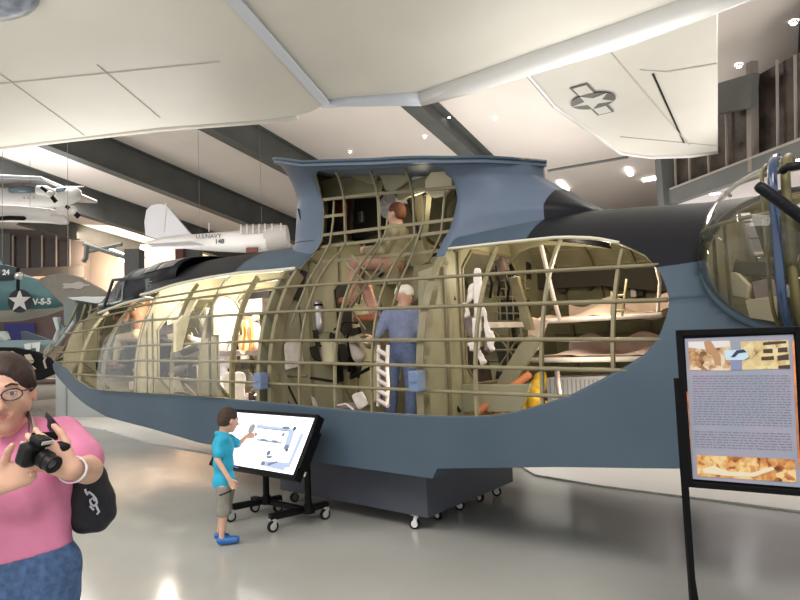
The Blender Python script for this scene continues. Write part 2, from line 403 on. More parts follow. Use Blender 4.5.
# front strip, back strip (rows in k up to the top corners), and the lintel above
for side in (1,):
    kk = [kL[-1][0]*math.sin(PI/2*i/30) for i in range(31)]
    mb.grid([[L(*P_(k, aL(k)*j/12)) for j in range(13)] for k in kk])
    kk = [kR[-1][0]*math.sin(PI/2*i/30) for i in range(31)]
    mb.grid([[L(*P_(k, aR(k)+(1-aR(k))*j/14)) for j in range(15)] for k in kk])
    aa = [aTL+(aTR-aTL)*i/20 for i in range(21)]
    mb.grid([[L(*P_(ktop(a)+(1-ktop(a))*j/14, a)) for j in range(15)] for a in aa])
    mb.grid([[L(*P_(kL[-1][0]+(1-kL[-1][0])*j/14, aTL*i/12)) for j in range(15)] for i in range(13)])
    mb.grid([[L(*P_(kR[-1][0]+(1-kR[-1][0])*j/14, aTR+(1-aTR)*i/14)) for j in range(15)] for i in range(15)])
# far side, whole
def far(k, a):
    s, v, z = P_(k, a); return L(s, -v*(1-max(0.0, (a-.4)/.6)**.9), z)
mb.grid([[far(i/24, j/24) for j in range(25)] for i in range(25)])
PY = mb.build('wing_pylon', paint_b, FB, smooth=True, solid=0.02, smat=olive, auto=60)
# flat seat of the wing on top of the pylon
top = [P_(1, j/24) for j in range(25)]
mb = MB(); mb.grid([[L(s, v, z-.015), L(s, 0, z-.015), far(1, j/24)-Vector((0,0,.015))] for j, (s, v, z) in enumerate(top)]); mb.build('wing_seat', paint_b, FB, solid=0.03)
# lip along the top edge
mb = MB(); mb.tube([L(s, v+.005, z) for s, v, z in top], .016, 6); mb.tube([far(1, j/24) for j in range(25)], .016, 6); mb.build('pylon_lip', paint, FB, smooth=True)
# panel seams on the front strip
for k in (.16, .34):
    mb = MB(); mb.tube([L(*(lambda q: (q[0], q[1]+.004, q[2]))(P_(k, a))) for a in [.03+.17*i/8 for i in range(9)]], .004, 4); mb.build('panel_seam', mat('seam', (.06,.08,.11), .6), PY)
mb = MB(); a = P_(.62, .10); mb.bar(L(a[0], a[1]+.01, a[2]), L(a[0]+.05, a[1]+.02, a[2]-.13), .02, .012); mb.build('slot_vent', black, PY)
# ------------------------------------------------------------------ flying boat: skeleton on the open side
def zfrom(s, z0, z1, n=22): return [z0+(z1-z0)*i/(n-1) for i in range(n)]
def rib_path(s, z0, side=1, off=.03, pyl=True):
    pts = []; zt = ztop(s)
    for z in zfrom(s, z0, zt, 26):
        v = HV(s, z)-off
        if pyl and S_P0-.35 < s < S_P1+.1 and v < .58:
            break
        if v < .05: break
        pts.append(L(s, side*v, z))
    if pyl and S_P0-.35 < s < S_P1+.1:
        zz = toloc(pts[-1])[2]; zt = ptop(s)-.05
        for i in range(1, 9): pts.append(L(s, side*(.58+.10*max(0, (i-5)/3)**2), zz+(zt-zz)*i/8))
    return pts
def strip(pts, w, h, name, m, parent, cen=None):     # a flat bar bent along pts
    mb = MB(); rows = []
    for i, p in enumerate(pts):
        a, b = pts[max(0, i-1)], pts[min(len(pts)-1, i+1)]; d = (b-a).normalized(); q = Vector((CA, -SA, 0)); q = q - d*q.dot(d)
        q = q.normalized() if q.length > .2 else Vector((0, 0, 1)); u = d.cross(q).normalized()
        rows.append([p+q*w/2+u*h/2, p-q*w/2+u*h/2, p-q*w/2-u*h/2, p+q*w/2-u*h/2])
    mb.grid(rows, True); mb.add(rows[0], [(0,1,2,3)]); mb.add(rows[-1], [(0,1,2,3)])
    return mb.build(name, m, parent)
for s, w, h in [(-7.2,.03,.04),(-6.3,.03,.04),(-5.4,.03,.04),(-4.39,.03,.04),(-3.61,.03,.04),(-3.02,.03,.035),(-2.42,.035,.05),(-1.36,.02,.026),(-.89,.02,.026),(-.45,.018,.024),(.58,.022,.028),(1.11,.022,.028),(1.60,.022,.028)]:
    z0 = max(zchine(s)+.1, zlow(s)-.1)
    pts = rib_path(s, z0)
    if s in (-7.2,): pts = [p for p in pts if p.z < 2.1]
    elif s < -5: pts = [p for p in pts if p.z < zup(s)+.02]
    if s > .07 or s < -1.7: pts = [p for p in pts if p.z < zup(s)-.01]
    strip(pts, w, h, 'rib', olive_l, FB)
for s, w, h in [(-1.98,.05,.12),(-1.80,.05,.12),(.05,.07,.09)]:
    strip([p for p in rib_path(s, .98, off=.085, pyl=False) if p.z < (2.30 if s > 0 else 2.38)], w, h, 'heavy_frame', olive_l if s != -1.98 else olive, FB)
strip([p for p in rib_path(-1.89, .98, off=.14, pyl=False) if p.z < 2.38], .12, .03, 'frame_web', olive_d, FB)
def stringer(pts, r=.016, name='stringer', m=None):
    mb = MB(); mb.tube(pts, r, 6); return mb.build(name, m or olive_l, FB, smooth=True)
def sline(zs, s0, s1, off=.012, n=44):
    return [hp(s, lerp([-6.6,-4.4,-1.8,.8,1.9], zs, s), off) for s in [s0+(s1-s0)*i/(n-1) for i in range(n)]]
stringer(sline([2.24,2.27,2.30,2.27,2.2], -6.3, -1.9), .013)
stringer(sline([2.12,2.20,2.19,2.07,2.01], -7.3, 1.86), .014)
stringer(sline([1.93,1.98,1.93,1.83,1.78], -7.9, S_END-.01), .015)
stringer(sline([1.62,1.66,1.645,1.575,1.54], -8.2, 1.90), .0145)
stringer(sline([1.47,1.475,1.435,1.375,1.35], -7.6, 1.70), .0145)
stringer(sline([1.29,1.27,1.225,1.19,1.18], -6.6, 1.32), .014)
# longerons following the edge of the cut
stringer([hp(s, zup(s), -.004) for s in [c for c in cols if -6.7 < c < S_P0]], .02, 'cut_edge_longeron', mat('bare_edge', (.62,.60,.50), .35))
stringer([hp(s, zup(s), -.002) for s in [c for c in cols if S_P1 < c < 1.6]], .012, 'cut_edge_longeron', MAT['bare_edge'])
# pylon stringers and short cross members
for a, b in [((322,200),(384,193)), ((320.5,235.5),(457,219)), ((319,247.5),(453,231)), ((309,263),(450,250)), ((384,193.5),(457,187)), ((323,217),(345,214.5))]:
    p, q = onv(*a, .58), onv(*b, .58)
    mb = MB(); mb.bar(L(p[0], .58, p[1]), L(q[0], .58, q[1]), .02, .03); mb.build('pylon_stringer', olive_l, FB)
# extra pylon uprights, bowed outward to the hull below
def upright(pts, v0=.58, r=.013):
    q = []
    for i, (x, y, v) in enumerate(pts): q.append(atv(x, y, v))
    mb = MB(); mb.tube(q, r, 6); mb.build('rib', olive_l, FB, smooth=True)
upright([(334,201,.58),(333,222,.58),(330,243,.6),(320,262,.8),(309,280,.98),(299,303,1.12),(291,325,1.2)])
upright([(388,212,.58),(386,232,.58),(374,255,.62),(359,278,.9),(345,308,1.1)], r=.011)
upright([(425,196,.58),(423,222,.58),(414,250,.62),(400,283,.95),(392,308,1.1)])
upright([(445,191,.58),(441,235,.58),(428,262,.7)], r=.012)
# diagonal bracing inside the open side
for a, b, v in [((383,262),(349,308),.8),((345,262),(365,283),.8),((352,255),(372,279),.75),((372,279),(399,258),.75)]:
    mb = MB(); mb.tube([atv(*a, v), atv(*b, v)], .012, 6); mb.build('diagonal_brace', olive_l, FB)
# ---- far side, inner framing
for s in [-8.0,-7.2,-6.3,-5.4,-4.4,-3.6,-3.0,-2.4,-1.4,-.9,-.45,.3,.7,1.11,1.6,2.1,2.7,3.3]:
    strip([L(s, -max(.03, HV(s, z)-.05), z) for z in zfrom(s, zchine(s)+.1, ztop(s)-.02, 22)], .03, .05, 'far_rib', olive_l, FB)
for f in (.18,.36,.52,.66,.78,.87,.94):
    pts = []
    for i in range(50):
        s = -8.0+12*i/49; z = 1.0+(ztop(s)-1.0)*f; pts.append(L(s, -max(.03, HV(s, z)-.035), z))
    mb = MB(); mb.tube(pts, .012, 5); mb.build('far_stringer', olive, FB)
# ---- cabin floor and bulkheads
FZ = .62
mb = MB(); mb.grid([[L(s, q*(hw(s)-.06), max(FZ, zchine(s)+.06)) for q in (-1, 0, 1)] for s in [c for c in cols if -8.3 < c < 3.5]]); mb.build('cabin_floor', mat('cabin_floor', (.20,.18,.12), .6, noise=.2), FB, solid=.02)
def bulkhead(s, door, z0=None, m=None, sill=None, upto=None, th=.025, ch=.12):
    z0 = z0 or max(FZ, zchine(s)+.08); N = 56; v0, v1, d0, d1 = door; cz = (d0+d1)/2; cv = (v0+v1)/2
    def outer(a):
        dx, dz = math.cos(a), math.sin(a); t = 0.0; lo, hi = 0, 4
        for _ in range(26):
            t = (lo+hi)/2; v, z = cv+dx*t, cz+dz*t
            ok = z > z0 and z < (upto or ztop(s))-.02 and abs(v) < HV(s, z)-.05
            lo, hi = (t, hi) if ok else (lo, t)
        return cv+dx*lo, cz+dz*lo
    def inner(a):
        dx, dz = math.cos(a), math.sin(a); hwid, hh = (v1-v0)/2, (d1-d0)/2
        t = min(hwid/max(1e-6, abs(dx)), hh/max(1e-6, abs(dz)), (hwid+hh-ch*1.4)/(abs(dx)+abs(dz))); return cv+dx*t, cz+dz*t
    A = [2*PI*i/N for i in range(N)]
    r = [[L(s+o, *p(a)) for a in A] for o, p in ((0, outer), (0, inner), (th, inner), (th, outer), (0, outer))]
    mb = MB(); mb.grid(r, True); b = mb.build('bulkhead', m or olive, FB)
    mb = MB(); mb.tube([L(s+th, *inner(a)) for a in A]+[L(s+th, *inner(A[0]))], .018, 6, cap=False); mb.build('door_rim', olive_l, b)
    # stiffeners
    for q in ((v1+hw(s))/2-.05, v1+.06):
        if q < HV(s, 1.5)-.15:
            zt_ = 1.3
            while zt_ < ztop(s)-.1 and HV(s, zt_+.05)-.06 > q: zt_ += .05
            mb = MB(); mb.bar(L(s+th+.012, q, z0+.05), L(s+th+.012, q, zt_), .02, .03); mb.build('stiffener', olive_l, b)
    return b
bulkhead(-7.3, (-.4,.4,1.3,1.9)); bulkhead(-4.55, (-.85,.92,.80,2.3), ch=.3); bulkhead(-3.05, (-.95,1.02,.74,2.3), ch=.3); bulkhead(-1.86, (-.45,.15,.85,2.2), m=mat('olive_panel', (.30,.28,.185), .5, noise=.08, nscale=3))
bulkhead(.06, (-.45,.62,1.18,2.38), m=MAT['olive_panel']); bulkhead(2.1, (-.45,.35,.9,2.1))
bulkhead(3.9, (-.1,.1,1.4,1.6), m=olive_d)
# ------------------------------------------------------------------ the hall
def floor_mat():
    m = bpy.data.materials.new('polished_floor'); m.use_nodes = True; nt = m.node_tree; b = nt.nodes['Principled BSDF']
    tc = nt.nodes.new('ShaderNodeTexCoord')
    n = nt.nodes.new('ShaderNodeTexNoise'); n.inputs['Scale'].default_value = .8; n.inputs['Detail'].default_value = 6; nt.links.new(tc.outputs['Object'], n.inputs['Vector'])
    r = nt.nodes.new('ShaderNodeValToRGB'); nt.links.new(n.outputs['Fac'], r.inputs['Fac'])
    r.color_ramp.elements[0].position = .3; r.color_ramp.elements[1].position = .75
    r.color_ramp.elements[0].color = (.38,.38,.355,1); r.color_ramp.elements[1].color = (.45,.45,.42,1); nt.links.new(r.outputs['Color'], b.inputs['Base Color'])
    n2 = nt.nodes.new('ShaderNodeTexNoise'); n2.inputs['Scale'].default_value = 5; n2.inputs['Detail'].default_value = 5; nt.links.new(tc.outputs['Object'], n2.inputs['Vector'])
    mr = nt.nodes.new('ShaderNodeMapRange'); mr.inputs['To Min'].default_value = .10; mr.inputs['To Max'].default_value = .22; nt.links.new(n2.outputs['Fac'], mr.inputs['Value']); nt.links.new(mr.outputs['Result'], b.inputs['Roughness'])
    bp = nt.nodes.new('ShaderNodeBump'); bp.inputs['Strength'].default_value = .06; bp.inputs['Distance'].default_value = .02; nt.links.new(n2.outputs['Fac'], bp.inputs['Height']); nt.links.new(bp.outputs['Normal'], b.inputs['Normal'])
    b.inputs['Specular IOR Level'].default_value = .55
    return m
mb = MB(); mb.box((0, 20, -.1), (90, 70, .2)); struct(mb.build('floor', floor_mat()))
# roof slope: contains the beam direction D, level across it
Dv = ray(777, 430); Dv = Vector((Dv.x, Dv.y, Dv.z)).normalized(); Hh = Vector((-Dv.y, Dv.x, 0)).normalized()   # Hh: level, towards back left
Nr = Dv.cross(Hh).normalized(); Nr = Nr if Nr.z > 0 else -Nr
P0 = at(175, 165, 28.0)                      # a surveyed point of the roof sheeting
def onroof(x, y, drop=0.0):
    d = ray(x, y); q = P0 - Nr*drop; return EYE + d*((q-EYE).dot(Nr)/d.dot(Nr))
def roofz(x, y): return P0.z - ((x-P0.x)*Nr.x + (y-P0.y)*Nr.y)/Nr.z
roof_m = mat('roof_sheet', (.78,.72,.67), .7, noise=.03, nscale=.4)
mb = MB(); c = Vector(P0)
mb.prism([c + Dv*a + Hh*b for a, b in ((-30,-40),(26,-40),(26,34),(-30,34))], Nr*.2); struct(mb.build('ceiling', roof_m))
beam_m = mat('beam_green', (.085,.09,.085), .6, noise=.12, nscale=1.0)
def beam(x, y, n, depth=1.0, wid=.42, la=14, lb=20, off=0):
    p = onroof(x, y) + Hh*off; u = -Nr
    mb = MB(); a, b = p - Dv*la, p + Dv*lb
    mb.bar(a + u*depth/2, b + u*depth/2, .05, depth, Nr)
    mb.bar(a + u*depth, b + u*depth, wid, .05, Nr); mb.bar(a + u*.03, b + u*.03, wid, .05, Nr)
    for k in range(12):
        q = a + (b-a)*((k+.5)/12); mb.box(q + u*depth/2, (.05,.05,depth), M=Matrix((Dv, Hh, Nr)).transposed())
    struct(mb.build('trim_%d' % n, beam_m, weld=False))
bl = [(100,182),(190,178),(280,150),(436,120)]
beam(80,186, 1, 1.5, .5); beam(180,170, 2, 1.4, .5); beam(286,144, 3, 1.2, .5); beam(436,108, 4, .8, .6, la=10); beam(100,231, 5, 1.0, la=5, lb=20)
for i, (x, y) in enumerate([(590,100)]): beam(610, 40, 6+i, .8, la=10, lb=12, off=-5)
# far wall on the left: dark glazing above, openings into a bright annex
wall_m = mat('hall_wall', (.52,.44,.36), .8, noise=.05, nscale=.5); dark_m = mat('dark_grey_steel', (.10,.105,.10), .6)
dglass = mat('dark_glazing', (.035,.022,.018), .25, noise=.4, nscale=.6)
YW = 40.0
def wq(x0, y0, x1, y1, Y, th, name, m, st=True):
    a, b = at(x0, y0, Y), at(x1, y1, Y); mb = MB(); mb.box(((a.x+b.x)/2, Y+th/2, (a.z+b.z)/2), (abs(b.x-a.x), th, abs(a.z-b.z))); o = mb.build(name, m); return struct(o) if st else o
mb = MB(); mb.box((-5, YW+2.2, 6), (70, .3, 14)); struct(mb.build('wall_back', wall_m))
wq(-60, 236, 10, 274, YW-1, .3, 'trim_11', dark_m); wq(70, 232, 86, 292, YW-1, .6, 'trim_12', mat('taupe_wall', (.13,.105,.09), .7))
for i, (x0, x1) in enumerate([(13,26),(27.5,40.5),(42,55),(56.5,69)]): wq(x0, 236+i*1.5, x1, 270.5, YW-.9, .2, 'window_%d' % (i+1), dglass)
for i, x in enumerate([12.2,26.8,41.3,55.8,69.6]): wq(x-.35, 235, x+.35, 272, YW-1.1, .12, 'trim_%d' % (13+i), mat('mullion', (.30,.27,.24), .5))
wq(-60, 271.5, 84, 277, YW-1.2, .4, 'trim_18', mat('brown_lintel', (.12,.10,.085), .7))
wq(-60, 222, 84, 240, YW-.3, .4, 'trim_19', mat('taupe_wall', (.13,.105,.09), .7))
wq(-80, 306, 84, 345, YW-1.0, .3, 'wall_left', mat('dark_hall_wall', (.10,.07,.065), .8, noise=.3, nscale=.3))
wq(4, 324, 34, 342, YW-1.3, .1, 'curtain_wall', mat('blue_curtain', (.03,.035,.16), .8), False)
wq(124, 249, 139, 282, 26, .6, 'trim_20', mat('column_grey', (.10,.105,.105), .6))
mb = MB(); mb.tube([at(86,252,30), at(122,244,30)], .10, 6); struct(mb.build('trim_21', dark_m))
mb = MB(); mb.tube([at(84,244,30), at(140,262,30)], .12, 6); struct(mb.build('trim_22', dark_m))
mb = MB(); mb.tube([at(83,262,29), at(86,258,29), at(87,246,29)], .12, 6); struct(mb.build('trim_23', dark_m))
wq(175, 243, 183, 262, 27, .4, 'trim_24', mat('rust_post', (.12,.04,.03), .7)); wq(183, 248, 200, 262, 27.5, .4, 'trim_25', dark_m)
lamp_m = mat('lamp_warm', (1,1,1), .5, emit=(1,.95,.88), estr=5.0)
def tube_light(x0, y0, x1, y1, Y, r=.09, label='', lab2='ceiling lamp', grp=None, mm=None):
    mb = MB(); mb.bar(at(x0, y0, Y), at(x1, y1, Y), r*2, r*2); o = mb.build('strip_light', mm or lamp_m); tag(o, label, lab2, 'strip lights in the far annex'); return o
tube_light(110,250,124,255.5,33, .12, 'bright strip light in the far annex, left of the grey column', 'light')
tube_light(119.5,259.5,123.5,260.5,31, .12, 'short strip light low beside the grey column in the far annex', 'light')
tube_light(141,247,161,253.5,33, .12, 'bright strip light in the far annex, right of the grey column', 'light')
q = at(541, 420, 12); mb = MB(); mb.box((q.x, 12, 1.35), (.75,.75,2.7)); struct(mb.build('trim_50', mat('added_pillar_white', (.85,.85,.80), .6)))  # unseen pillar behind the hull, added for its pale reflection in the floor
# glazed side wall at upper right, above the mezzanine
Wd = Vector((-.14, 1, 0)).normalized(); Wn = Vector((Wd.y, -Wd.x, 0))
WP = Vector((9.75, 21.5, 0))
def onwall(x, y, off=0.0):
    d = ray(x, y); q = WP - Wn*off; return EYE + d*((q-EYE).dot(Wn)/d.dot(Wn))
def wpanel(pts, off, th, name, m, st=True):
    p = [onwall(x, y, off) for x, y in pts]; mb = MB(); mb.prism(p, Wn*th); o = mb.build(name, m); return struct(o) if st else o
wpanel([(671,160),(719,112),(760,74),(840,30),(900,0),(900,110),(800,150),(672,194)], 0, .2, 'wall_right', mat('brown_glazing', (.05,.038,.032), .25, noise=.5, nscale=1.2))
gm = mat('beam_grey', (.10,.105,.10), .6, noise=.08, nscale=1)
def wbar(a, b, w, h, n, m=gm, off=.15):
    mb = MB(); mb.bar(onwall(*a, off), onwall(*b, off), w, h); struct(mb.build('trim_%d' % n, m))
wbar((669,198),(830,140), .3, .55, 30)
wbar((675,189),(830,130), .4, .06, 31, mat('flange_light', (.28,.25,.22), .6))
mb = MB(); p = onwall(668, 205, .2); mb.box((p.x, p.y, 5.0), (.5,.5,5.4)); struct(mb.build('trim_32', gm))
p = onwall(735, 110, .45); mb = MB(); mb.bar(onwall(716,100,.45), onwall(755,90,.45), .2, .9); struct(mb.build('trim_33', gm))
wbar((716,107),(750,100), .2, .2, 34, MAT['mullion'])
mb = MB(); mb.bar(onwall(752,62,.2), onwall(753,172,.2), .22, .22, (1,0,0)); struct(mb.build('trim_35', mat('taupe_post', (.22,.19,.165), .6)))
for i, (x, y0, y1) in enumerate([(676,158,186),(690,150,181),(709,130,175),(727,112,168),(778,60,147),(796,55,141)]):
    mb = MB(); mb.bar(onwall(x-1, y0, .12), onwall(x, y1, .12), .055, .055, (1,0,0)); struct(mb.build('trim_%d' % (36+i), mat('mullion_r', (.33,.29,.26), .5)))
# mezzanine ceiling under that wall
mezz = mat('mezzanine_ceiling', (.62,.57,.56), .8)
zc_ = onwall(672, 207, 0).z
mb = MB(); a = onwall(669, 208, 0); b = a - Wd*16
mb.prism([Vector((a.x, a.y, zc_)) + Wd*12, Vector((b.x, b.y, zc_)), Vector((b.x, b.y, zc_)) + Wn*14, Vector((a.x, a.y, zc_)) + Wn*14 + Wd*12], (0,0,.15)); struct(mb.build('ceiling_mezzanine', mezz))
def round_lamp(p, r, label, nrm=Vector((0,0,1)), cat='light', grp=None, e=None):
    t = thing('downlight', label, cat, p, grp); q = nrm.to_track_quat('Z', 'X').to_matrix()
    mb = MB(); mb.lathe(p, [(r*1.25, .03), (r*1.25, -.02), (r, -.03)], q, 16); mb.build('rim', white_p, t)
    mb = MB(); mb.lathe(p, [(r, -.015), (0, -.015)], q, 16); mb.build('lens', e or mat('lamp_white', (1,1,1), .5, emit=(1,.98,.95), estr=25.0), t); return t
for (x, y), r, lb in [((715,193), .16, 'round downlight under the mezzanine, left and larger of the two beside the gun blister'), ((728,203), .12, 'round downlight under the mezzanine, right and smaller of the two beside the gun blister')]:
    round_lamp(atz(x, y, zc_-.03), r, lb, grp='downlights under the mezzanine')
# high-bay spots on the roof slope
for i, ((x, y), lb) in enumerate([((449,117), 'tiny bright spotlight on the roof slope left of the middle beam'), ((425,137), 'tiny bright spotlight on the roof sheeting nearest the pylon top'), ((350,152), 'tiny bright spotlight on the roof sheeting above the left of the pylon'),
        ((495,119), 'tiny bright spotlight on the roof sheeting right of the steel beam, beside the white wing'), ((739,66), 'small spotlight on the roof right of the starred wing, lower of two'), ((794,23), 'small spotlight on the roof at the top right corner of the photo')]):
    round_lamp(onroof(x, y, .05), .05 if i < 4 else .08, lb, Nr, grp='spotlights on the roof slope')
def roof_panel(c, w, h, label):
    p = onroof(*c, .06); mb = MB(); mb.box(p, (w, h, .06), M=Matrix((Dv, Hh, Nr)).transposed()); tag(mb.build('panel_light', lamp_m), label, 'light', 'panel lights on the ceiling behind the pylon')
roof_panel((563,186), 1.3, .22, 'long bright ceiling panel light just behind the blue pylon edge'); roof_panel((629,172), .9, .18, 'slanted bright ceiling panel light below the tip of the starred wing')
roof_panel((653,179), .25, .9, 'bright ceiling panel light against the grey post, right of another')
mb = MB(); mb.tube([at(548,171,20), at(628,157,20)], .05, 6); tag(mb.build('ceiling_pipe', dark_m), 'thin dark pipe running under the white ceiling behind the pylon', 'pipe')
# ---- light of the hall
def area(p, size, e, rot=(0,0,0), col=(1,.96,.9), sy=None):
    l = bpy.data.lights.new('hall_lamp_or_fill', 'AREA'); l.energy = e; l.size = size; l.color = col
    if sy: l.shape = 'RECTANGLE'; l.size_y = sy
    o = bpy.data.objects.new('hall_lamp_or_fill', l); COL.objects.link(o); o.location = p; o.rotation_euler = rot; return o
def hall(x, y, z, size, e, up=False, col=(1,.955,.90)):
    z = min(z, roofz(x, y)-.6); area((x, y, z), size, e, (PI, 0, 0) if up else (0,0,0), col)
hall(-6, 9, 8.6, 3, 600); hall(6, 9, 7.2, 3, 350); hall(-17, 27, 9.5, 7, 1700); hall(0, -4, 9, 5, 900); hall(3, 16, 7, 3, 500); hall(-8, 1, 8.5, 6, 700)
hall(11, 13, 3.4, 4, 380, True); hall(-7, 15, 3.6, 5, 330, True); hall(-18, 24, 3, 6, 380, True); hall(5, 21, 3.4, 5, 480, True); hall(3.5, 9.5, 3.6, 3, 110, True); hall(-6, 4.5, 3.4, 4, 110, True); hall(1, 1.5, 3.5, 3, 60, True)  # upward lamps without fixtures, added to brighten the roof and wing undersides
q = at(105, 262, 38); area((q.x, q.y, q.z), 4, 700, (PI/2, 0, 0), (1,.80,.62)); q = at(170, 262, 38); area((q.x, q.y, q.z), 4, 350, (PI/2, 0, 0), (1,.80,.65))  # unseen area lamps added to brighten the annex wall
q = onwall(740, 200, -3); area((q.x, q.y, 3.4), 4, 160, (PI,0,0), (1,.93,.95))  # upward lamp without fixture, added to light the mezzanine ceiling
# ------------------------------------------------------------------ aircraft hung overhead
wing_m = mat('doped_white', (.66,.64,.58), .45, noise=.05, nscale=.35, bump=.05, bscale=.6)
wing_w = mat('white_gloss', (.78,.78,.77), .22, noise=.04, nscale=.5)
seam_m = mat('light_seam', (.55,.53,.48), .6)
def slab(pts, z, th, name, m, parent, zf=None):
    p = [atz(x, y, z) for x, y in pts]; mb = MB(); mb.prism(p, (0, 0, th)); return mb.build(name, m, parent, bevel=.03)
def cable(p, parent, r=.006):
    t = (P0 - p).dot(Nr)/Nr.z; mb = MB(); mb.tube([p, p + Vector((0, 0, t-.12))], r, 6); return mb.build('suspension_cable', mat('cable_dark', (.12,.12,.12), .6), parent)
A1 = thing('hanging_aircraft', 'huge cream-white aircraft wing hung overhead across the top left of the hall', 'aircraft', atz(250, 60, 6.0), 'white aircraft hung overhead')
slab([(-90,-60),(226,-60),(230,0),(324,106),(310,113),(297,116),(267,120),(160,128),(70,139),(0,148),(-90,160)], 6.0, .35, 'wing_panel', wing_m, A1)
slab([(234,-60),(234,0),(326,104),(421,93),(500,66),(600,36),(712,-6),(760,-60)], 6.03, .30, 'inner_wing_panel', wing_m, A1)
mb = MB(); mb.bar(atz(212,-25,5.97), atz(328,106,5.97), .16, .05, (0,0,1)); mb.build('wing_strut', mat('bluish_white', (.62,.66,.74), .35), A1, bevel=.01)
def tb(pts, z, rs, name, m, parent, n=16, sm=True):
    mb = MB(); mb.tube([atz(x, y, z) for x, y in pts], rs, n); return mb.build(name, m, parent, smooth=sm)
tb([(421,97),(470,82),(540,58),(620,32),(700,3),(770,-24)], 6.0, [.16,.20,.22,.24,.22,.2], 'leading_edge', wing_w, A1)
tb([(322,104),(350,101),(400,98),(421,97)], 6.0, [.07,.10,.14,.16], 'wing_root_fairing', mat('bluish_white', (.62,.66,.74), .35), A1)
for a, b in [((0,74),(85,136)), ((97,65),(160,118)), ((0,84),(220,62))]:
    mb = MB(); mb.bar(atz(*a, 5.99), atz(*b, 5.99), .010, .012); mb.build('wing_seam', seam_m, A1)
tb([(-90,158),(0,146),(70,137.5),(160,127),(267,119),(297,115.5)], 6.05, .09, 'trailing_edge', wing_m, A1, 10)
mb = MB(); p = atz(-12, -8, 6); mb.ell(p, (.6,.4,.3)); mb.build('engine_fairing', mat('fairing_blue', (.25,.28,.34), .3, noise=.3), A1, smooth=True)
for x, y in ((120,60),(300,40),(500,30)): cable(atz(x, y, 6.3), A1)
A2 = thing('hanging_aircraft', 'white wing with a rounded tip and a small star insignia, hung at the upper right', 'aircraft', atz(640, 100, 7.0), 'white aircraft hung overhead')
slab([(512,52),(520,63),(555,105),(604,140),(621,152),(650,156),(690,155),(718,151),(718,60),(718,-40),(560,-40)], 7.0, .28, 'wing_panel', wing_m, A2)
tb([(512,52),(520,63),(555,105),(604,140),(621,152.5),(650,156.5),(690,155.5),(718,151.5)], 7.08, .08, 'leading_edge', wing_w, A2, 10)
for a, b, w_, m_ in [((600,40),(690,146), .02, seam_m), ((653,74),(684,143), .04, black), ((668,72),(717,64), .05, seam_m), ((640,70),(668,72), .015, seam_m), ((620,137),(716,146), .03, seam_m)]:
    mb = MB(); mb.bar(atz(*a, 6.985), atz(*b, 6.985), w_, .015); mb.build('aileron_line', m_, A2)
ic = atz(593, 100.5, 6.98); bdir = (atz(603, 113, 6.98) - atz(581, 91, 6.98)).normalized(); bprp = Vector((bdir.y, -bdir.x, 0))
def flat(pts2, z, m, name, parent):
    mb = MB(); mb.prism([ic + bdir*a + bprp*b + Vector((0,0,z)) for a, b in pts2], (0,0,.006)); return mb.build(name, m, parent)
ins_d = mat('insignia_dark', (.07,.065,.06), .5); ins_w = mat('insignia_white', (.62,.61,.57), .5)
flat([(-1.05,-.20),(1.05,-.20),(1.05,.20),(-1.05,.20)], -.006, ins_d, 'insignia_bar', A2); flat([(-.99,-.15),(.99,-.15),(.99,.15),(-.99,.15)], -.012, ins_w, 'insignia_bar', A2)
mb = disc_mb(ic + Vector((0,0,-.020)), (1,0,0), (0,1,0), .50); mb.build('insignia_disc', ins_d, A2)
star_mb(ic + Vector((0,0,-.022)), bdir, -bprp, .50, -.006).build('insignia_star', ins_w, A2)
for x, y in ((600,60),(690,70)): cable(atz(x, y, 7.2), A2)
# ------------------------------------------------------------------ aircraft in the background, each modelled along its own axis
def pt(pts, Y, name, m, parent, n=18, sm=True, flat_y=1.0):
    P = [at(x, y, Y) for x, y, r in pts]; rs = [r*Y/600 for x, y, r in pts]
    mb = MB(); mb.tube(P, rs, n); return mb.build(name, m, parent, smooth=sm, auto=60)
def ppoly(pts, Y, th, name, m, parent, bev=.02):
    mb = MB(); mb.prism([at(x, y, Y) for x, y in pts], (0, th, 0)); return mb.build(name, m, parent, bevel=bev)
cw = mat('aircraft_white', (.62,.61,.60), .35); cg = mat('aircraft_silver', (.45,.46,.48), .28, metal=.6)
def prop(c, a, b, Y, parent, hub=True):
    mb = MB(); pa, pb, pc = at(*a, Y), at(*b, Y), at(*c, Y)
    mb.bar(pa, pc, .12, .05, (0,1,0)); mb.bar(pc, pb, .16, .05, (0,1,0)); q = mb.build('propeller', black, parent)
    mb = MB(); mb.ell(pc, (.14,.14,.14)); mb.build('spinner', cw, q, smooth=True)
T = thing('twin_engine_aircraft', 'white high-wing twin-engine aircraft hung at the far left, nose to the right', 'aircraft', at(30, 205, 25))
pt([(-60,196,7),(-20,197,10),(20,198.5,10.5),(55,198,10),(70,195,9),(77,193.5,7),(80,193.5,4),(81,193.5,.6)], 25, 'fuselage', cw, T)
mb = MB(); mb.prism([at(-40,183,25)+Vector((0,-1.2,0)), at(58,187.5,25)+Vector((0,-1.2,0)), at(62,187.5,25)+Vector((0,3,0)), at(-40,183,25)+Vector((0,3,0))], (0,0,.16)); mb.build('wing', cg, T, bevel=.05)
mb = MB(); mb.tube([at(10,190,24.6), at(22,189,24.55), at(35,190,24.6)], [.12,.17,.12], 12); mb.build('cabin_window', mat('window_blue_grey', (.10,.14,.17), .2), T, smooth=True)
pt([(38,190,5),(46,191,5.5),(52,193,4.5),(54,194,2)], 23.8, 'engine_nacelle', cw, T); prop((50,194), (41,187), (56,202), 23.6, T)
for x in (23.5,28,33.5): mb = MB(); mb.ell(at(x, 198, 24.57), (.05,.03,.06)); mb.build('porthole', seam_m, T)
mb = MB(); mb.bar(at(70,187,25), at(84,186.5,25), .08, .05); mb.build('antenna', cw, T)
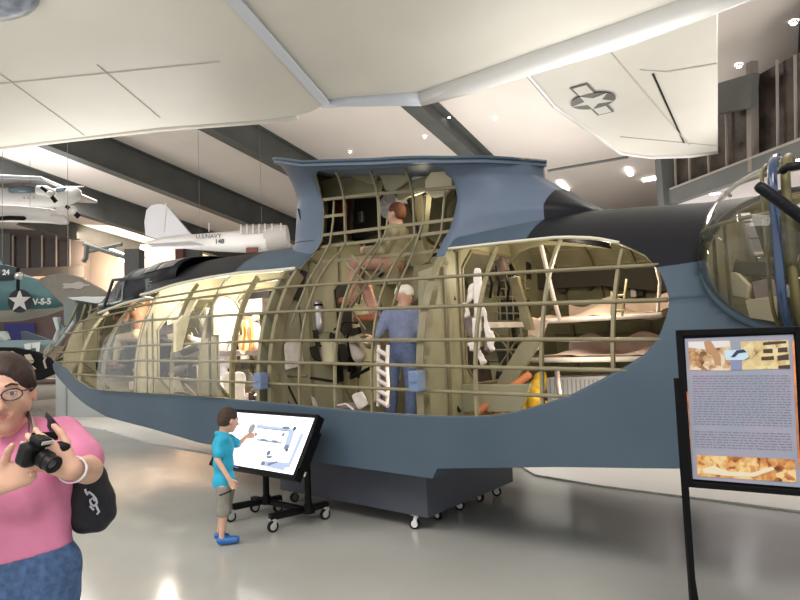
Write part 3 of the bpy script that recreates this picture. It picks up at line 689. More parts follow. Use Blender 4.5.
ppoly([(56,188),(66,187),(63,191),(55,192)], 24.5, .1, 'windscreen', mat('window_blue_grey', (.10,.14,.17), .2), T)
cable(at(30,184,25), T)
T = thing('seaplane', 'white seaplane hull hung just below the twin-engine aircraft at the far left', 'aircraft', at(30, 220, 21))
pt([(-60,213,7),(-10,213,9),(20,214,8.5),(50,216,7.5),(62,219,6),(68,223,2)], 21, 'hull', cw, T)
pt([(58,211,4),(66,210,5),(74,210,4.5),(77,211,2)], 20.4, 'engine_nacelle', cw, T); prop((73,211), (66,206), (79,217), 20.2, T)
for x in (51.5,56,60.5): mb = MB(); mb.ell(at(x, 215, 20.72), (.05,.03,.05)); mb.build('porthole', seam_m, T)
pt([(-20,218.5,2),(2,218.5,2.4),(10,218,2.4),(24,218.3,2.2),(26,218.3,.8)], 20.4, 'gun_pod', black, T)
cable(at(30,207,21), T)
# navy trainer
T = thing('trainer_aircraft', 'white navy trainer aircraft numbered 148, tail to the left, hung behind the hull', 'aircraft', at(215, 245, 19))
pt([(146,243,1.5),(165,242,4.5),(190,242,7.5),(215,242,9.5),(245,241.5,11.5),(268,240,12)], 19, 'fuselage', cw, T)
pt([(266,239,12.2),(280,237,12.5),(288,236,11)], 19, 'engine_cowling', mat('cowl_grey', (.42,.40,.38), .4), T)
ppoly([(145,235),(144,222),(146,210),(151,205),(159,203.5),(166,205),(171,211),(194,238),(160,240)], 19, .16, 'tail_fin', mat('fin_white', (.50,.50,.53), .5), T)
mb = MB(); mb.bar(at(166,203,18.97), at(164,232,18.97), .03, .02, (0,1,0)); mb.build('rudder_line', seam_m, T)
mb = MB(); mb.prism([at(149,245,19), at(152,233,19)+Vector((0,2.2,.15)), at(170,231,19)+Vector((0,2.2,.15)), at(192,243,19)], (0,0,.10)); mb.build('tailplane', mat('tail_painted_shade', (.36,.34,.33), .5), T, bevel=.02)  # this half is coloured grey to paint the shade beneath the tail
mb = MB(); mb.prism([at(190,244,18.6), at(148,247,17.6), at(153,250,17.2), at(205,248,18.4)], (0,0,.10)); mb.build('tailplane', mat('fin_white', (.50,.50,.53), .5), T, bevel=.02)
mb = MB(); rows = []
for i in range(13):
    x = 240+42*i/12; hgt = 8.5*math.sin(PI*min(1, .12+i/12*.95))**.4 if i < 12 else 4
    rows.append([at(x, 234-(9+(x-240)*.03)*math.sin(a), 19 - .34*math.cos(a)) for a in [PI*k/8 for k in range(9)]])
mb.grid(rows); cn = mb.build('canopy', glass('canopy_glass', (.5,.47,.43), .45), T, smooth=True)
for x in (241,247,253,259,265,272,281):
    mb = MB(); mb.tube([at(x, 234-(9.3+(x-240)*.03)*math.sin(a), 19-.35*math.cos(a)) for a in [PI*k/8 for k in range(9)]], .022, 5); mb.build('canopy_frame', cw, cn)
mb = MB(); mb.tube([at(209,232,19), at(209,223,19)], .012, 5); mb.build('antenna', cw, T)
nv = mat('lettering_dark', (.06,.06,.07), .6)
e1 = (at(240,240,19)-at(200,241.2,19)).normalized()
text_mb('U.S.NAVY', .19, at(208.5,236.4,18.68), e1, (0,0,1)).build('lettering', nv, T); text_mb('148', .20, at(219.5,241.6,18.66), e1, (0,0,1), bold=.006).build('number', nv, T)
mb = MB(); mb.box(at(252,250,18.7), (.36,.1,.14)); mb.build('step_recess', mat('recess_rust', (.14,.04,.03), .7), T)
mb = MB(); mb.prism([at(205,249,19)+Vector((0,-2.6,0)), at(262,251,19)+Vector((0,-2.6,0)), at(262,249,19), at(205,247,19)], (0,0,.12)); 
cable(at(200,236,19), T); cable(at(262,231,19), T)
# teal fighter
teal = mat('teal_paint', (.085,.20,.22), .45, noise=.08, nscale=1); navy = mat('insignia_navy', (.015,.018,.03), .5); belly = mat('belly_grey', (.42,.40,.36), .5); wht = mat('marking_white', (.80,.80,.77), .5)
T = thing('fighter_aircraft', 'teal fighter fuselage with a white star and the code V-S-5, far left', 'aircraft', at(20, 318, 15))
pt([(-60,293,27),(-10,293,24),(20,294.5,21),(45,297,15.5),(60,299,10),(72,300,4)], 15, 'fuselage', teal, T, n=28)
pt([(-60,306,21),(-10,305,18),(20,304.5,16.5),(45,303,13),(62,302,8),(76,301,3)], 15.06, 'belly', belly, T, n=28)
ppoly([(-30,245),(-6,255),(18,292),(-30,292)], 15, .14, 'tail_fin', teal, T)
st_c = at(20, 301, 14.42); ex = (at(40,302,14.42)-at(0,303.6,14.42)).normalized()
disc_mb(st_c, ex, (0,0,1), .285, .012).build('insignia_disc', navy, T); star_mb(st_c+Vector((0,-.012,0)), ex, (0,0,1), .285, .012).build('insignia_star', wht, T)
text_mb('V-S-5', .20, at(42,301.8,14.46), ex, (0,0,1), bold=.008).build('lettering', wht, T)
T = thing('naval_aircraft', 'dark blue aircraft nose numbered 24 with a drooping propeller, at the far left edge', 'aircraft', at(0, 282, 13))
dk = mat('dark_navy_gloss', (.03,.055,.07), .3)
pt([(-50,273,9),(-10,272.5,9),(6,273,8.5),(14,274,7),(18,276,4),(19,277,1)], 13, 'cowling', dk, T); text_mb('24', .15, at(6,272.5,12.80), ex, (0,0,1), bold=.006).build('number', wht, T)
mb = MB(); mb.bar(at(18,268,12.9), at(18,291,12.9), .06, .04, (1,0,0)); mb.build('propeller', black, T); mb = MB(); mb.ell(at(19,276,12.9), (.09,.1,.09)); mb.build('hub', steel, T)
T = thing('folded_wing', 'taupe folded wing with a worn pale star, behind the nose of the cut-open seaplane', 'aircraft wing', at(72, 305, 14))
ppoly([(38,281),(40,278),(49,275),(65,273),(79,277),(103,290),(112,296),(70,297),(64,305),(62,304)], 14, .10, 'wing_panel', mat('taupe_paint', (.24,.22,.19), .55, noise=.06), T)
mb = MB(); q = at(75,285.5,13.98); mb.prism([q + Vector((.30*math.cos(a)*(1+.18*math.cos(5*a)), 0, .075*math.sin(a)*(1+.25*math.cos(5*a)))) for a in [2*PI*i/30 for i in range(30)]], (0,.02,0)); mb.build('worn_star', mat('worn_star', (.48,.45,.41), .7), T)
mb = MB(); mb.tube([at(66,304,14.05), at(66,330,14.05)], .03, 6); mb.build('wing_prop', dark_m, T)
cable(at(68,274,14), bpy.data.objects['folded_wing']); cable(at(2,296-22,15), bpy.data.objects['fighter_aircraft']); cable(at(-8,264,13), bpy.data.objects['naval_aircraft'])
# low line of parked aircraft behind the woman
T = thing('blue_aircraft', 'light blue-grey aircraft with a cockpit parked beyond the seaplane nose', 'aircraft', at(20, 352, 14.4))
lb_ = mat('pale_blue_paint', (.22,.32,.35), .4)
pt([(-60,350,9),(-10,349,8),(20,347,7),(45,345,5),(60,343,2)], 14.4, 'fuselage', lb_, T)
pt([(-8,340,4),(-2,337,6.5),(4,337,6),(8,341,3)], 14.4, 'canopy', mat('pale_canopy', (.45,.52,.50), .15), T)
ppoly([(20,331),(24,331),(50,340),(54,346),(22,345)], 14.6, .1, 'tail_fin', mat('dark_blue_grey', (.08,.10,.13), .5), T); ppoly([(53,318),(59,317),(57,332),(66,326),(68,333),(58,336)], 13.6, .1, 'rudder', lb_, T)
ppoly([(24,344),(31,343),(31,349),(25,350)], 14.15, .02, 'marking', wht, T, 0); ppoly([(32,343),(40,342),(39,352),(36,352),(36,348),(32,348)], 14.15, .02, 'marking', wht, T, 0)
T = thing('striped_aircraft', 'black wing with beige bars standing behind the head of the woman in pink', 'aircraft wing', at(20, 420, 12.8))
ppoly([(-60,352),(-10,347),(14,347.5),(36,352),(48,358),(54,366),(53,374),(40,380),(-60,392)], 12.8, .14, 'wing_panel', black, T)
bg_ = mat('beige_bar', (.50,.44,.34), .6)
for q in [[(2,353),(12,351),(20,356),(8,358)], [(16,362),(34,360),(33,363),(17,365)], [(24,355),(30,354),(34,361),(28,362)], [(22,367),(30,364),(36,369),(27,371)]]: ppoly(q, 12.76, .02, 'bar', bg_, T, 0)
mb = MB(); mb.tube([at(10,380,12.9), Vector((at(10,380,12.9).x, 12.9, 0))], .04, 6); mb.build('support_post', steel, T)
T = thing('pale_fuselage', 'long pale aircraft body with a dark stripe, low beyond the seaplane nose', 'aircraft', at(30, 400, 18))
pt([(-80,393,12),(20,390,12),(62,388,10),(90,386,6)], 18, 'fuselage', mat('pale_fuselage', (.55,.50,.44), .35), T); pt([(-80,384,3),(20,382,3),(60,381,2.5)], 17.7, 'stripe', mat('brown_stripe', (.16,.12,.10), .5), T)
# display plinth and white slab painting the floor's bright reflection beyond the bow
mb = MB(); a = at(55.5,415,15); mb.box((a.x+1.3, a.y+.6, .62), (2.6,1.2,1.24)); o = mb.build('display_plinth', mat('plinth_white', (.58,.62,.62), .5), bevel=.01); tag(o, 'pale grey display plinth standing beyond the bow of the seaplane', 'plinth')
mb = MB(); mb.box((a.x+.28, a.y-.01, .62), (.03,.02,1.2)); mb.build('joint', mat('joint', (.3,.33,.34), .6), o)
mb = MB(); mb.prism([atz(x, y, 0) for x, y in [(58,417),(130,418),(260,428),(262,452),(225,456),(150,444),(105,430),(60,422)]], (0,0,.02)); tag(mb.build('floor_glare_or_platform', mat('painted_floor_glare', (.85,.84,.80), .35)), 'white slab painting bright light reflected in the floor beyond the bow, left of the boy', 'platform')
mb = MB(); mb.prism([atz(x, y, 0) for x, y in [(512,462),(535,476),(600,487),(725,503),(830,517),(1000,530),(1000,440),(520,440)]], (0,0,.02)); tag(mb.build('floor_glare_or_platform', mat('platform_cream', (.72,.69,.64), .4)), 'low cream floor platform behind the right of the hull, beside the framed sign', 'platform')
tt = thing('orange_lit_display', 'warm orange lit display on the far wall under the dark windows', 'display', at(28, 290, 38.8))
mb = MB(); a, b = at(8,278,38.8), at(46,292,38.8); mb.box(((a.x+b.x)/2, 38.8, (a.z+b.z)/2), (b.x-a.x, .4, a.z-b.z)); mb.build('panel', mat('orange_display', (.7,.35,.2), .6, noise=.3, nscale=.6, emit=(1,.55,.32), estr=.7), tt)
mb = MB(); mb.box((-21, 36.95, at(28,281,37).z), (1.6,.05,.1)); 
for x, y, r in ((32,282,1.6),(24,286,1.4),(16,285,1.2)): mb = MB(); mb.ell(at(x, y, 38.5), (r*.12,.05,.06)); mb.build('lamp', lamp_m, tt)
# ------------------------------------------------------------------ cockpit canopy
cf = mat('canopy_metal', (.16,.19,.21), .35, noise=.1); cgl = glass('cockpit_glass', (.25,.28,.30), .22)
def arch(s, zt, w_=.66, zb=2.36, n=14):
    out = []
    for i in range(n+1):
        a = PI*i/n; c, d = math.cos(a), math.sin(a)
        out.append(L(s, w_*math.copysign(abs(c)**.75, c), zb+(zt-zb)*d**.62))
    return out
secs = [(-6.92,2.42,.60,2.36),(-6.50,2.84,.56,2.36),(-6.1,2.90,.62,2.36),(-5.5,2.93,.68,2.38),(-4.9,2.91,.76,2.42),(-4.3,2.885,.80,2.46)]
NV0 = Vector((-SA,-CA,0))
A_ = [arch(*q) for q in secs]
mb = MB(); mb.grid(A_[:3]); cano = mb.build('canopy_glass', cgl, FB, smooth=True)
mb = MB(); mb.grid([A_[2], A_[3], A_[4], A_[5]]); mb.build('canopy_roof', paint, FB, smooth=True, solid=.015)
for i, a in enumerate(A_):
    if i in (1, 2): mb = MB(); mb.tube(a, .022 if i < 4 else .015, 6, cap=False); mb.build('canopy_frame', cf, cano, smooth=True)
mb = MB(); mb.tube([atv(x, y, .64) for x, y in [(103,310),(113,280),(130,278.5),(147,277.5),(151,291),(128,300),(103,310)]], .024, 6); mb.build('side_window_frame', mat('frame_navy', (.03,.04,.055), .4), cano)
for k in (0, 3, 11, 14):
    mb = MB(); mb.tube([A_[j][k] for j in range(3)], .022 if k in (0,3) else .014, 6); mb.build('canopy_frame', cf if k != 0 else mat('sill_white', (.55,.57,.56), .4), cano, smooth=True)
mb = MB(); mb.prism([atv(x, y, .72) for x, y in [(145,279),(158,277),(160,289),(146,293)]], L(0,-.02,0)-L(0,0,0)); mb.build('window_blank', mat('window_blank', (.10,.13,.13), .5), FB)
for y in (281,284,287): mb = MB(); mb.bar(atv(149,y+.7,.73), atv(157,y,.73), .012, .012); mb.build('louver', cf, FB)
for s0, s1 in ((-5.40,-4.98),(-4.92,-4.45)):
    rows = []
    for i in range(5):
        q = s0+(s1-s0)*i/4; a = arch(q, lerp([-5.5,-4.9,-4.3],[2.93,2.91,2.885],q), lerp([-5.5,-4.9,-4.3],[.68,.76,.80],q), lerp([-5.5,-4.3],[2.38,2.46],q)); rows.append([p+Vector((0,0,.010))+NV0*.008 for p in a[2:7]])
    mb = MB(); mb.grid(rows); mb.build('deck_hatch', mat('hatch_pale', (.17,.17,.165), .4), FB, solid=.006, smooth=True)
# pale glazed hatches on the decking behind the cockpit
hm = mat('hatch_grey', (.22,.22,.22), .35)
for s0, s1 in ():
    mb = MB(); mb.grid([[hp(s0+(s1-s0)*i/4, lerp([0,1],[2.66,2.80],j/5), -.012) for j in range(6)] for i in range(5)]); mb.build('deck_hatch', hm, FB, solid=.01)
# ---- bow: turret framing and mooring hatch
bow = mat('bow_grey', (.13,.16,.15), .45)
mb = MB(); mb.prism([atv(x, y, .32) for x, y in [(63,300),(66,297),(75,297),(76,322),(64,326)]], L(0,-.5,0)-L(0,0,0)); mb.build('bow_hatch_plate', bow, FB, bevel=.01)
mb = MB(); mb.prism([atv(x, y, .5) for x, y in [(67,297.5),(85,296.5),(103,297),(105,302),(95,303.5),(72,299.5)]], L(0,-1.0,0)-L(0,0,0)); mb.build('bow_deck', mat('bow_deck', (.55,.58,.58), .3), FB, bevel=.01)
for pts, r, m_ in [([(86,304),(82,318),(72,336),(62,352),(56,360)], .03, olive_l), ([(92,304),(89,320),(82,337),(72,352),(70,360)], .03, olive_l), ([(78,303),(72,318),(62,336),(52,350),(46,356)], .025, olive), ([(99,303),(97,322),(88,342),(84,358)], .022, olive_l),
        ([(74,322),(66,334),(57,346)], .04, mat('bow_pale', (.45,.50,.52), .4)), ([(80,330),(74,344),(66,355)], .03, MAT['bow_pale']), ([(110,305),(104,325),(96,345),(92,364)], .02, olive_l), ([(88,312),(110,303)], .018, olive_l), ([(84,326),(104,316)], .016, olive_l)]:
    mb = MB(); mb.tube([atv(x, y, .42) for x, y in pts], r, 6); mb.build('turret_rail', m_, FB, smooth=True)
mb = MB(); mb.tube([atv(x, y, .38) for x, y in [(44,357),(46,350),(50,344),(48,352),(44,361),(46,368)]], .02, 6); mb.build('mooring_shackle', mat('shackle', (.5,.45,.40), .5), FB, smooth=True)
mb = MB(); mb.tube([atv(55,318,.3), atv(58,330,.3), atv(56,340,.3)], [.04,.03,.06], 8); mb.build('bow_cleat', MAT['bow_pale'], FB)
# fabric-thin clear acrylic screen fixed over the cockpit side
acr = glass('acrylic', (.42,.47,.47), .13, rough=.10)
mb = MB(); P1 = onhull(108,390); rows = []
for i in range(15):
    s = -5.35 + (2.9)*i/14; z1 = lerp([-5.35,-4.9,-3.2,-2.45],[1.80,2.03,2.02,2.0],s); rows.append([hp(s, 1.1+(z1-1.1)*j/8, -.07) for j in range(9)])
mb.grid(rows); mb.build('acrylic_panel', acr, FB, smooth=True)
# blue cable clamps on the frames
cl_m = mat('clamp_blue', (.14,.20,.33), .4)
for x, y, v in ((261,381,1.36),(417,381,1.36)):
    q = atv(x, y, v); t_ = MB(); t_.box(q, (.10,.10,.16), rz=-R(39)); c_ = t_.build('wire_clamp', cl_m, FB, bevel=.01)
    mb = MB(); mb.tube([q+Vector((-.02,0,.03)), q+Vector((-.03,-.06,.03))], .035, 10); mb.build('clamp_knob', cl_m, c_)
# ------------------------------------------------------------------ gun blister
bc = (BL[0], .98, BL[1]); bs, bv, bz = BL[2]+.03, .66, BL[3]+.03
def bp(a, b): return L(bc[0]+bs*math.sin(b)*math.cos(a), bc[1]+bv*math.sin(b)*math.sin(a), bc[2]+bz*math.cos(b))
bgl = glass('blister_glass', (.25,.25,.16), .12, rough=.03)
mb = MB(); mb.grid([[bp(PI*i/24, PI*(j+.5)/21) for i in range(25)] for j in range(21)]); blis = mb.build('blister_window', bgl, FB, smooth=True)
mb = MB(); mb.tube([hp(BL[0]+BL[2]*math.cos(a), BL[1]+BL[3]*math.sin(a), -.005) for a in [2*PI*i/48 for i in range(49)]], .026, 8, cap=False); mb.build('blister_rim', paint, FB, smooth=True)
bb = mat('blister_frame_blue', (.018,.045,.11), .25, coat=.5); s_post = onv(778,250,1.63)[0]; aa = math.acos(max(-1, min(1, (s_post-bc[0])/bs)))
def arcz(sx, dv, n=24):
    k = 1-((sx-bc[0])/bs)**2; zz = bz*math.sqrt(k)*.98; return [L(sx, bc[1]+dv+bv*math.sqrt(k)*math.sqrt(max(0, 1-abs(1-2*i/n)**6)), bc[2]+zz*(1-2*i/n)) for i in range(n+1)]
mb = MB(); mb.tube(arcz(s_post, .0), .021, 10); mb.build('blister_frame', bb, blis, smooth=True)
ob_m = mat('blister_olive', (.13,.11,.04), .5)
mb = MB(); mb.tube(arcz(s_post+.05, -.05), .022, 8); mb.build('blister_frame', ob_m, blis, smooth=True)
mb = MB(); mb.tube(arcz(s_post-.06, -.10), .010, 8); mb.build('blister_frame', ob_m, blis, smooth=True)
for b in (.72, 1.30): mb = MB(); mb.tube([bp(PI*i/24, b) + L(0,-.05,0)-L(0,0,0) for i in range(25)], .012, 6); mb.build('blister_stringer', olive_l, blis, smooth=True)
# far side window frame
a, b = FWIN
mb = MB(); c4 = [L(s, -HV(s, z)+.03, z) for s, z in ((a[0],a[1]),(b[0],a[1]),(b[0],b[1]),(a[0],b[1]))]
mb.tube(c4+[c4[0]], .04, 6, cap=False); mb.build('far_window_frame', ob_m, FB)
for x in (790,): 
    for y0, y1 in ((215,222),): pass
# waist gun
G = tag(thing('waist_gun', 'black machine gun poking out of the blister at the right edge', 'gun', atv(800,215,1.75)), None)
gm_ = mat('gunmetal', (.005,.006,.010), .4, spec=.2)
mb = MB(); mb.tube([atv(757,185,1.80), atv(760,187,1.80), atv(800,216,1.72), atv(840,245,1.6)], [.020,.027,.028,.03], 12); bar_ = mb.build('barrel_jacket', gm_, G, smooth=True)
for i in range(5): q = atv(764+i*9,189.5+i*6.5,1.826); mb = MB(); mb.ell(q, (.008,.004,.008)); mb.build('cooling_hole', blackr, bar_)
mb = MB(); mb.tube([atv(782,171,1.66), atv(788,167,1.68), atv(800,165,1.66), atv(830,166,1.5)], .02, 10); mb.build('gun_mount_arm', gm_, G, smooth=True)
mb = MB(); mb.box(atv(855,256,1.5), (.35,.10,.14), rz=-R(39)); mb.build('receiver', gm_, G, bevel=.01)
mb = MB(); mb.tube([atv(855,262,1.5), L(2.95,1.1,1.2), L(2.95,.9,.7)], .03, 8); mb.build('pintle', gm_, G)
# ------------------------------------------------------------------ rolling display base under the hull
dbm = mat('cradle_paint', (.055,.06,.082), .5, noise=.06, nscale=2)
DB = thing('rolling_display_base', 'dark blue-grey box base on white casters under the cut-open seaplane', 'display base', L(-1, .25, 0))
def lbox(s0, s1, v0, v1, z0, z1, name, m, parent, bevel=.0):
    c = L((s0+s1)/2, (v0+v1)/2, (z0+z1)/2); mb = MB(); mb.box(c, (s1-s0, abs(v1-v0), z1-z0), rz=-R(39)); return mb.build(name, m, parent, bevel=bevel)
lbox(-1.95, -.08, -.40, 1.05, .13, .47, 'body', dbm, DB, .006)
lbox(-.6, -.1, -.3, .5, .47, .49, 'saddle', dbm, DB)
def caster(p, parent, r=.045, w_=.028, head=.13, rot=0.0, body=white_p, tyre=blackr, name='caster'):
    M = Matrix.Rotation(rot, 3, 'Z'); p = Vector(p); c_ = MB(); c_.lathe(Vector((p.x, p.y, head-.006)), [(.0,.006),(r*.8,.006),(r*.8,-.006),(0,-.006)], None, 12)
    for q in (-1, 1): c_.bar(p + M@Vector((0,q*(w_/2+.006),r)), Vector((p.x,p.y,head-.01)) + M@Vector((.02,q*(w_/2+.004),0)), .005, r*.7, M@Vector((1,0,0)))
    o = c_.build(name, body, parent)
    mb = MB(); MM = M @ Matrix.Rotation(PI/2, 3, 'X'); mb.lathe(p+Vector((0,0,r)), [(r*.6,-w_/2),(r,-w_/2),(r,w_/2),(r*.6,w_/2)], MM, 20); mb.build('tyre', tyre, o)
    mb = MB(); mb.lathe(p+Vector((0,0,r)), [(0,-w_/2-.002),(r*.66,-w_/2),(r*.66,w_/2),(0,w_/2+.002)], MM, 16); mb.build('wheel', body, o); return o
for i, (x, y) in enumerate([(415,529),(438,519.5),(460,510),(480,501.5),(497,496)]):
    q = atz(x, y, 0); caster((q.x, q.y, 0), DB, rot=R(-50 if i % 2 else -20))
for s, v in ((-1.85,.95),(-1.85,-.45),(-1,-.45),(-.9,.2)): q = L(s, v, 0); caster((q.x, q.y, 0), DB, rot=R(30), body=dark_m)
mb = MB(); mb.prism([L(.02,1.20,.60), L(.16,1.12,.60), L(.02,1.10,.50)], (0,0,.004)); mb.build('gap_light_patch', white_p, DB)  # white sliver painting the light that shows through the gap under the hull
# ------------------------------------------------------------------ touch screen kiosk
A3 = Vector((CA, -SA, 0)); N3 = Vector((-SA, -CA, 0)); E2 = (Vector((0,0,.486)) - N3*.29).normalized(); E3 = A3.cross(E2)
if E3.dot(N3) < 0: E3 = -E3
KC = Vector((-1.29, 5.457, .743)); KS = thing('touch_screen_kiosk', 'large tilted touch screen on a black wheeled stand, in front of the boy', 'touch screen', (-1.2, 5.6, 0))
kb = mat('kiosk_black', (.004,.004,.005), .4, spec=.15)
MK = Matrix((A3, E2, E3)).transposed()
def kp(a, b, c=0.0): return KC + A3*a + E2*b + E3*c
def kbox(a, b, c, w_, h_, d_, name, m, parent, bevel=0.0):
    mb = MB(); mb.box(kp(a, b, c), (w_, h_, d_), M=MK); return mb.build(name, m, parent, bevel=bevel)
HW, HH = .605, .283
hs = kbox(0, 0, -.04, HW*2, HH*2, .07, 'housing', kb, KS, .008)
for a, b, w_, h_ in ((0, HH-.015, HW*2, .03), (0, -HH+.018, HW*2, .036), (-HW+.018, 0, .036, HH*2), (HW-.018, 0, .036, HH*2)): kbox(a, b, .0, w_, h_, .022, 'bezel', kb, hs, .003)
sc_m = mat('screen_white', (.9,.9,.9), .25, emit=(.93,.96,1.0), estr=1.25); scr = kbox(0, .002, -.003, HW*2-.07, HH*2-.06, .006, 'screen', sc_m, KS)
d1 = mat('screen_blue_grey', (.08,.10,.14), .4, emit=(.16,.20,.29), estr=.8); d2 = mat('screen_pale_blue', (.15,.18,.25), .4, emit=(.45,.54,.72), estr=.9); d3 = mat('screen_dark', (.05,.06,.07), .4, emit=(.08,.09,.11), estr=.6)
def kpoly(pts, m, c=.0012):
    mb = MB(); mb.prism([kp(-.33+.88*x, .24-.48*y, c) for x, y in pts], E3*.0008); mb.build('screen_drawing', m, scr)
def kell(x, y, rx, ry, m, c=.0012): kpoly([(x+rx*math.cos(2*PI*i/18), y+ry*math.sin(2*PI*i/18)) for i in range(18)], m, c)
kpoly([(.20,.19),(.74,.20),(.74,.27),(.20,.26)], d2); kpoly([(.22,.245),(.72,.25),(.72,.262),(.22,.258)], d1, .002); kpoly([(.28,.46),(.70,.46),(.68,.51),(.29,.50)], d2); kpoly([(.30,.485),(.68,.49),(.68,.50),(.30,.495)], d1, .002)
kell(.13,.28,.05,.10, mat('screen_grey', (.2,.2,.2), .4, emit=(.22,.23,.24), estr=.6)); kell(.40,.47,.06,.018, d1, .003); kell(.57,.47,.05,.018, d1, .003); kell(.25,.22,.06,.05, d2, .002); kell(.79,.20,.025,.04, d3, .003); kell(.66,.20,.06,.03, d1, .003); kell(.66,.33,.02,.04, d1, .003)
kpoly([(.72,.22),(.80,.20),(.82,.55),(.74,.58)], d2, .0016); kell(.78,.56,.035,.05, d1, .003); kell(.80,.61,.02,.03, d3, .004); kell(.77,.42,.03,.08, d2, .003)
kpoly([(.90,.28),(.95,.28),(.93,.90),(.80,.94),(.82,.88),(.89,.86)], d2); kell(.55,.70,.03,.05, d1); kpoly([(.53,.76),(.63,.74),(.62,.79),(.56,.80)], d1, .002); kpoly([(.50,.86),(.66,.84),(.90,.82),(.86,.97),(.50,.94)], d2, .0016); kell(.53,.90,.03,.04, d1, .003); kpoly([(.60,.89),(.72,.82),(.74,.84),(.62,.93)], d1, .003)
for x, y, w_ in ((.10,.56,.10),(.12,.72,.10),(.07,.83,.10),(.14,.64,.06)): kpoly([(x,y),(x+w_,y+.004),(x+w_,y+.014),(x,y+.010)], d1, .002)
kbox(-.19, -HH+.018, .012, .07, .008, .002, 'maker_badge', mat('badge_blue', (.15,.25,.6), .4), hs)
kbox(HW+.012, -.02, -.03, .02, .34, .10, 'side_rail', kb, hs, .004); kbox(HW-.02, -.20, -.08, .03, .05, .03, 'power_socket', white_p, hs)
for o_, zt in ((-.24,.66),(.34,.66)):
    f = Vector((-1.14, 5.58, 0)) + A3*o_; mb = MB(); mb.tube([f+Vector((0,0,.12)), f+Vector((0,0,.20))], .04, 12); mb.tube([f+Vector((0,0,.20)), f+Vector((0,0,zt))], .03, 12); mb.build('post', kb, KS, smooth=True, auto=40)
    mb = MB(); mb.bar(f+Vector((0,0,zt-.02)), kp(o_+.1, .02, -.06), .05, .05); mb.build('screen_bracket', kb, KS)
def foot(a, b, h=.05, z=.13): mb = MB(); mb.bar((*a, z), (*b, z), .06, h); return mb.build('base_beam', kb, KS, bevel=.004)
fA = (Vector((-1.66,5.60)), Vector((-1.22,5.90))); fB = (Vector((-1.19,5.25)), Vector((-.74,5.60)))
foot(*fA); foot(*fB); foot((-1.50,5.92), (-.84,5.38), .04)
for q in (Vector((-1.63,5.62)), Vector((-1.25,5.88)), Vector((-1.17,5.27)), Vector((-.76,5.58)), Vector((-1.48,5.91))): caster((q.x, q.y, 0), KS, r=.047, head=.115, rot=R(40), body=mat('caster_zinc', (.55,.55,.55), .35, metal=.4), tyre=blackr)
# ------------------------------------------------------------------ framed information sign on its stand
SG = thing('framed_information_sign', 'black framed upright sign with small photographs and small text, on a thin post', 'sign', at(688,600,2.74).xy.to_3d())
TL, BLc = at(679,333,2.75), at(686.5,484,2.75); BLc = Vector((TL.x, TL.y, BLc.z)); TR = at(797.5,329.5,2.55); BR = Vector((TR.x, TR.y, at(800,494,2.55).z))
def sg(u, w_, c=0.0):
    p = (TL*(1-u)+TR*u)*(1-w_) + (BLc*(1-u)+BR*u)*w_; n = (TR-TL).cross(Vector((0,0,1))).normalized(); n = n if n.y < 0 else -n; return p + n*c
def sgx(x, y):           # fraction of the panel from the surveyed face
    u = (x-679-(y-331)*.05)/118.0; t = 332-(u*3); b = 485+u*10; return u, (y-t)/(b-t)
def sgpoly(pts, m, c, name, parent, th=.0012):
    mb = MB(); n = (sg(0,0,1)-sg(0,0,0)); mb.prism([sg(*sgx(x, y), c) for x, y in pts], n*th); return mb.build(name, m, parent)
fr = mat('sign_frame', (.003,.003,.004), .45, spec=.12)
U = (TR-TL).normalized()
mb = MB(); n_ = sg(0,0,1)-sg(0,0,0); mb.prism([sg(.01,.01,-.012), sg(.99,.01,-.012), sg(.99,.99,-.012), sg(.01,.99,-.012)], n_*.008); mb.build('back_board', fr, SG)
panm = mat('sign_panel', (.30,.285,.37), .45, col2=(.25,.28,.36), nscale=6)
pan = sgpoly([(685,338),(793,334),(796,489),(690,480)], panm, -.003, 'panel', SG, .004)
for a, b, w_ in ((sg(0,0),sg(1,0),.028),(sg(0,1),sg(1,1),.026),(sg(0,-.02),sg(0,1.02),.028),(sg(1,-.02),sg(1,1.02),.022)): mb = MB(); mb.bar(a, b, .024, w_, U if abs(a.z-b.z) > .2 else (0,0,1)); mb.build('frame_bar', fr, SG, bevel=.003)
for q in ([(685.5,392),(687.5,392),(689.5,470),(687.5,470)], [(791.5,340),(793.5,340),(796,470),(794,470)]): sgpoly(q, mat('sign_orange_edge', (.55,.20,.08), .4, noise=.4, nscale=20), .0018, 'printed_edge', pan)
def collage(name, cols, scale):
    m = bpy.data.materials.new(name); m.use_nodes = True; nt = m.node_tree; b = nt.nodes['Principled BSDF']; b.inputs['Roughness'].default_value = .4
    tc = nt.nodes.new('ShaderNodeTexCoord'); v = nt.nodes.new('ShaderNodeTexVoronoi'); v.inputs['Scale'].default_value = scale; v.distance = 'MANHATTAN'; n = nt.nodes.new('ShaderNodeTexNoise'); n.inputs['Scale'].default_value = scale*.6; n.inputs['Detail'].default_value = 6
    mx = nt.nodes.new('ShaderNodeMath'); mx.operation = 'MULTIPLY_ADD'; sp = nt.nodes.new('ShaderNodeSeparateColor'); nt.links.new(tc.outputs['Object'], v.inputs['Vector']); nt.links.new(tc.outputs['Object'], n.inputs['Vector'])
    nt.links.new(v.outputs['Color'], sp.inputs[0]); nt.links.new(sp.outputs[0], mx.inputs[0]); mx.inputs[1].default_value = .45; nt.links.new(n.outputs['Fac'], mx.inputs[2])
    r = nt.nodes.new('ShaderNodeValToRGB'); nt.links.new(mx.outputs[0], r.inputs['Fac']); e = r.color_ramp.elements
    for i, c in enumerate(cols):
        pos = .38+.55*i/(len(cols)-1)
        if i < 2: e[i].position = pos; e[i].color = (*c, 1)
        else: q = e.new(pos); q.color = (*c, 1)
    nt.links.new(r.outputs['Color'], b.inputs['Base Color']); return m
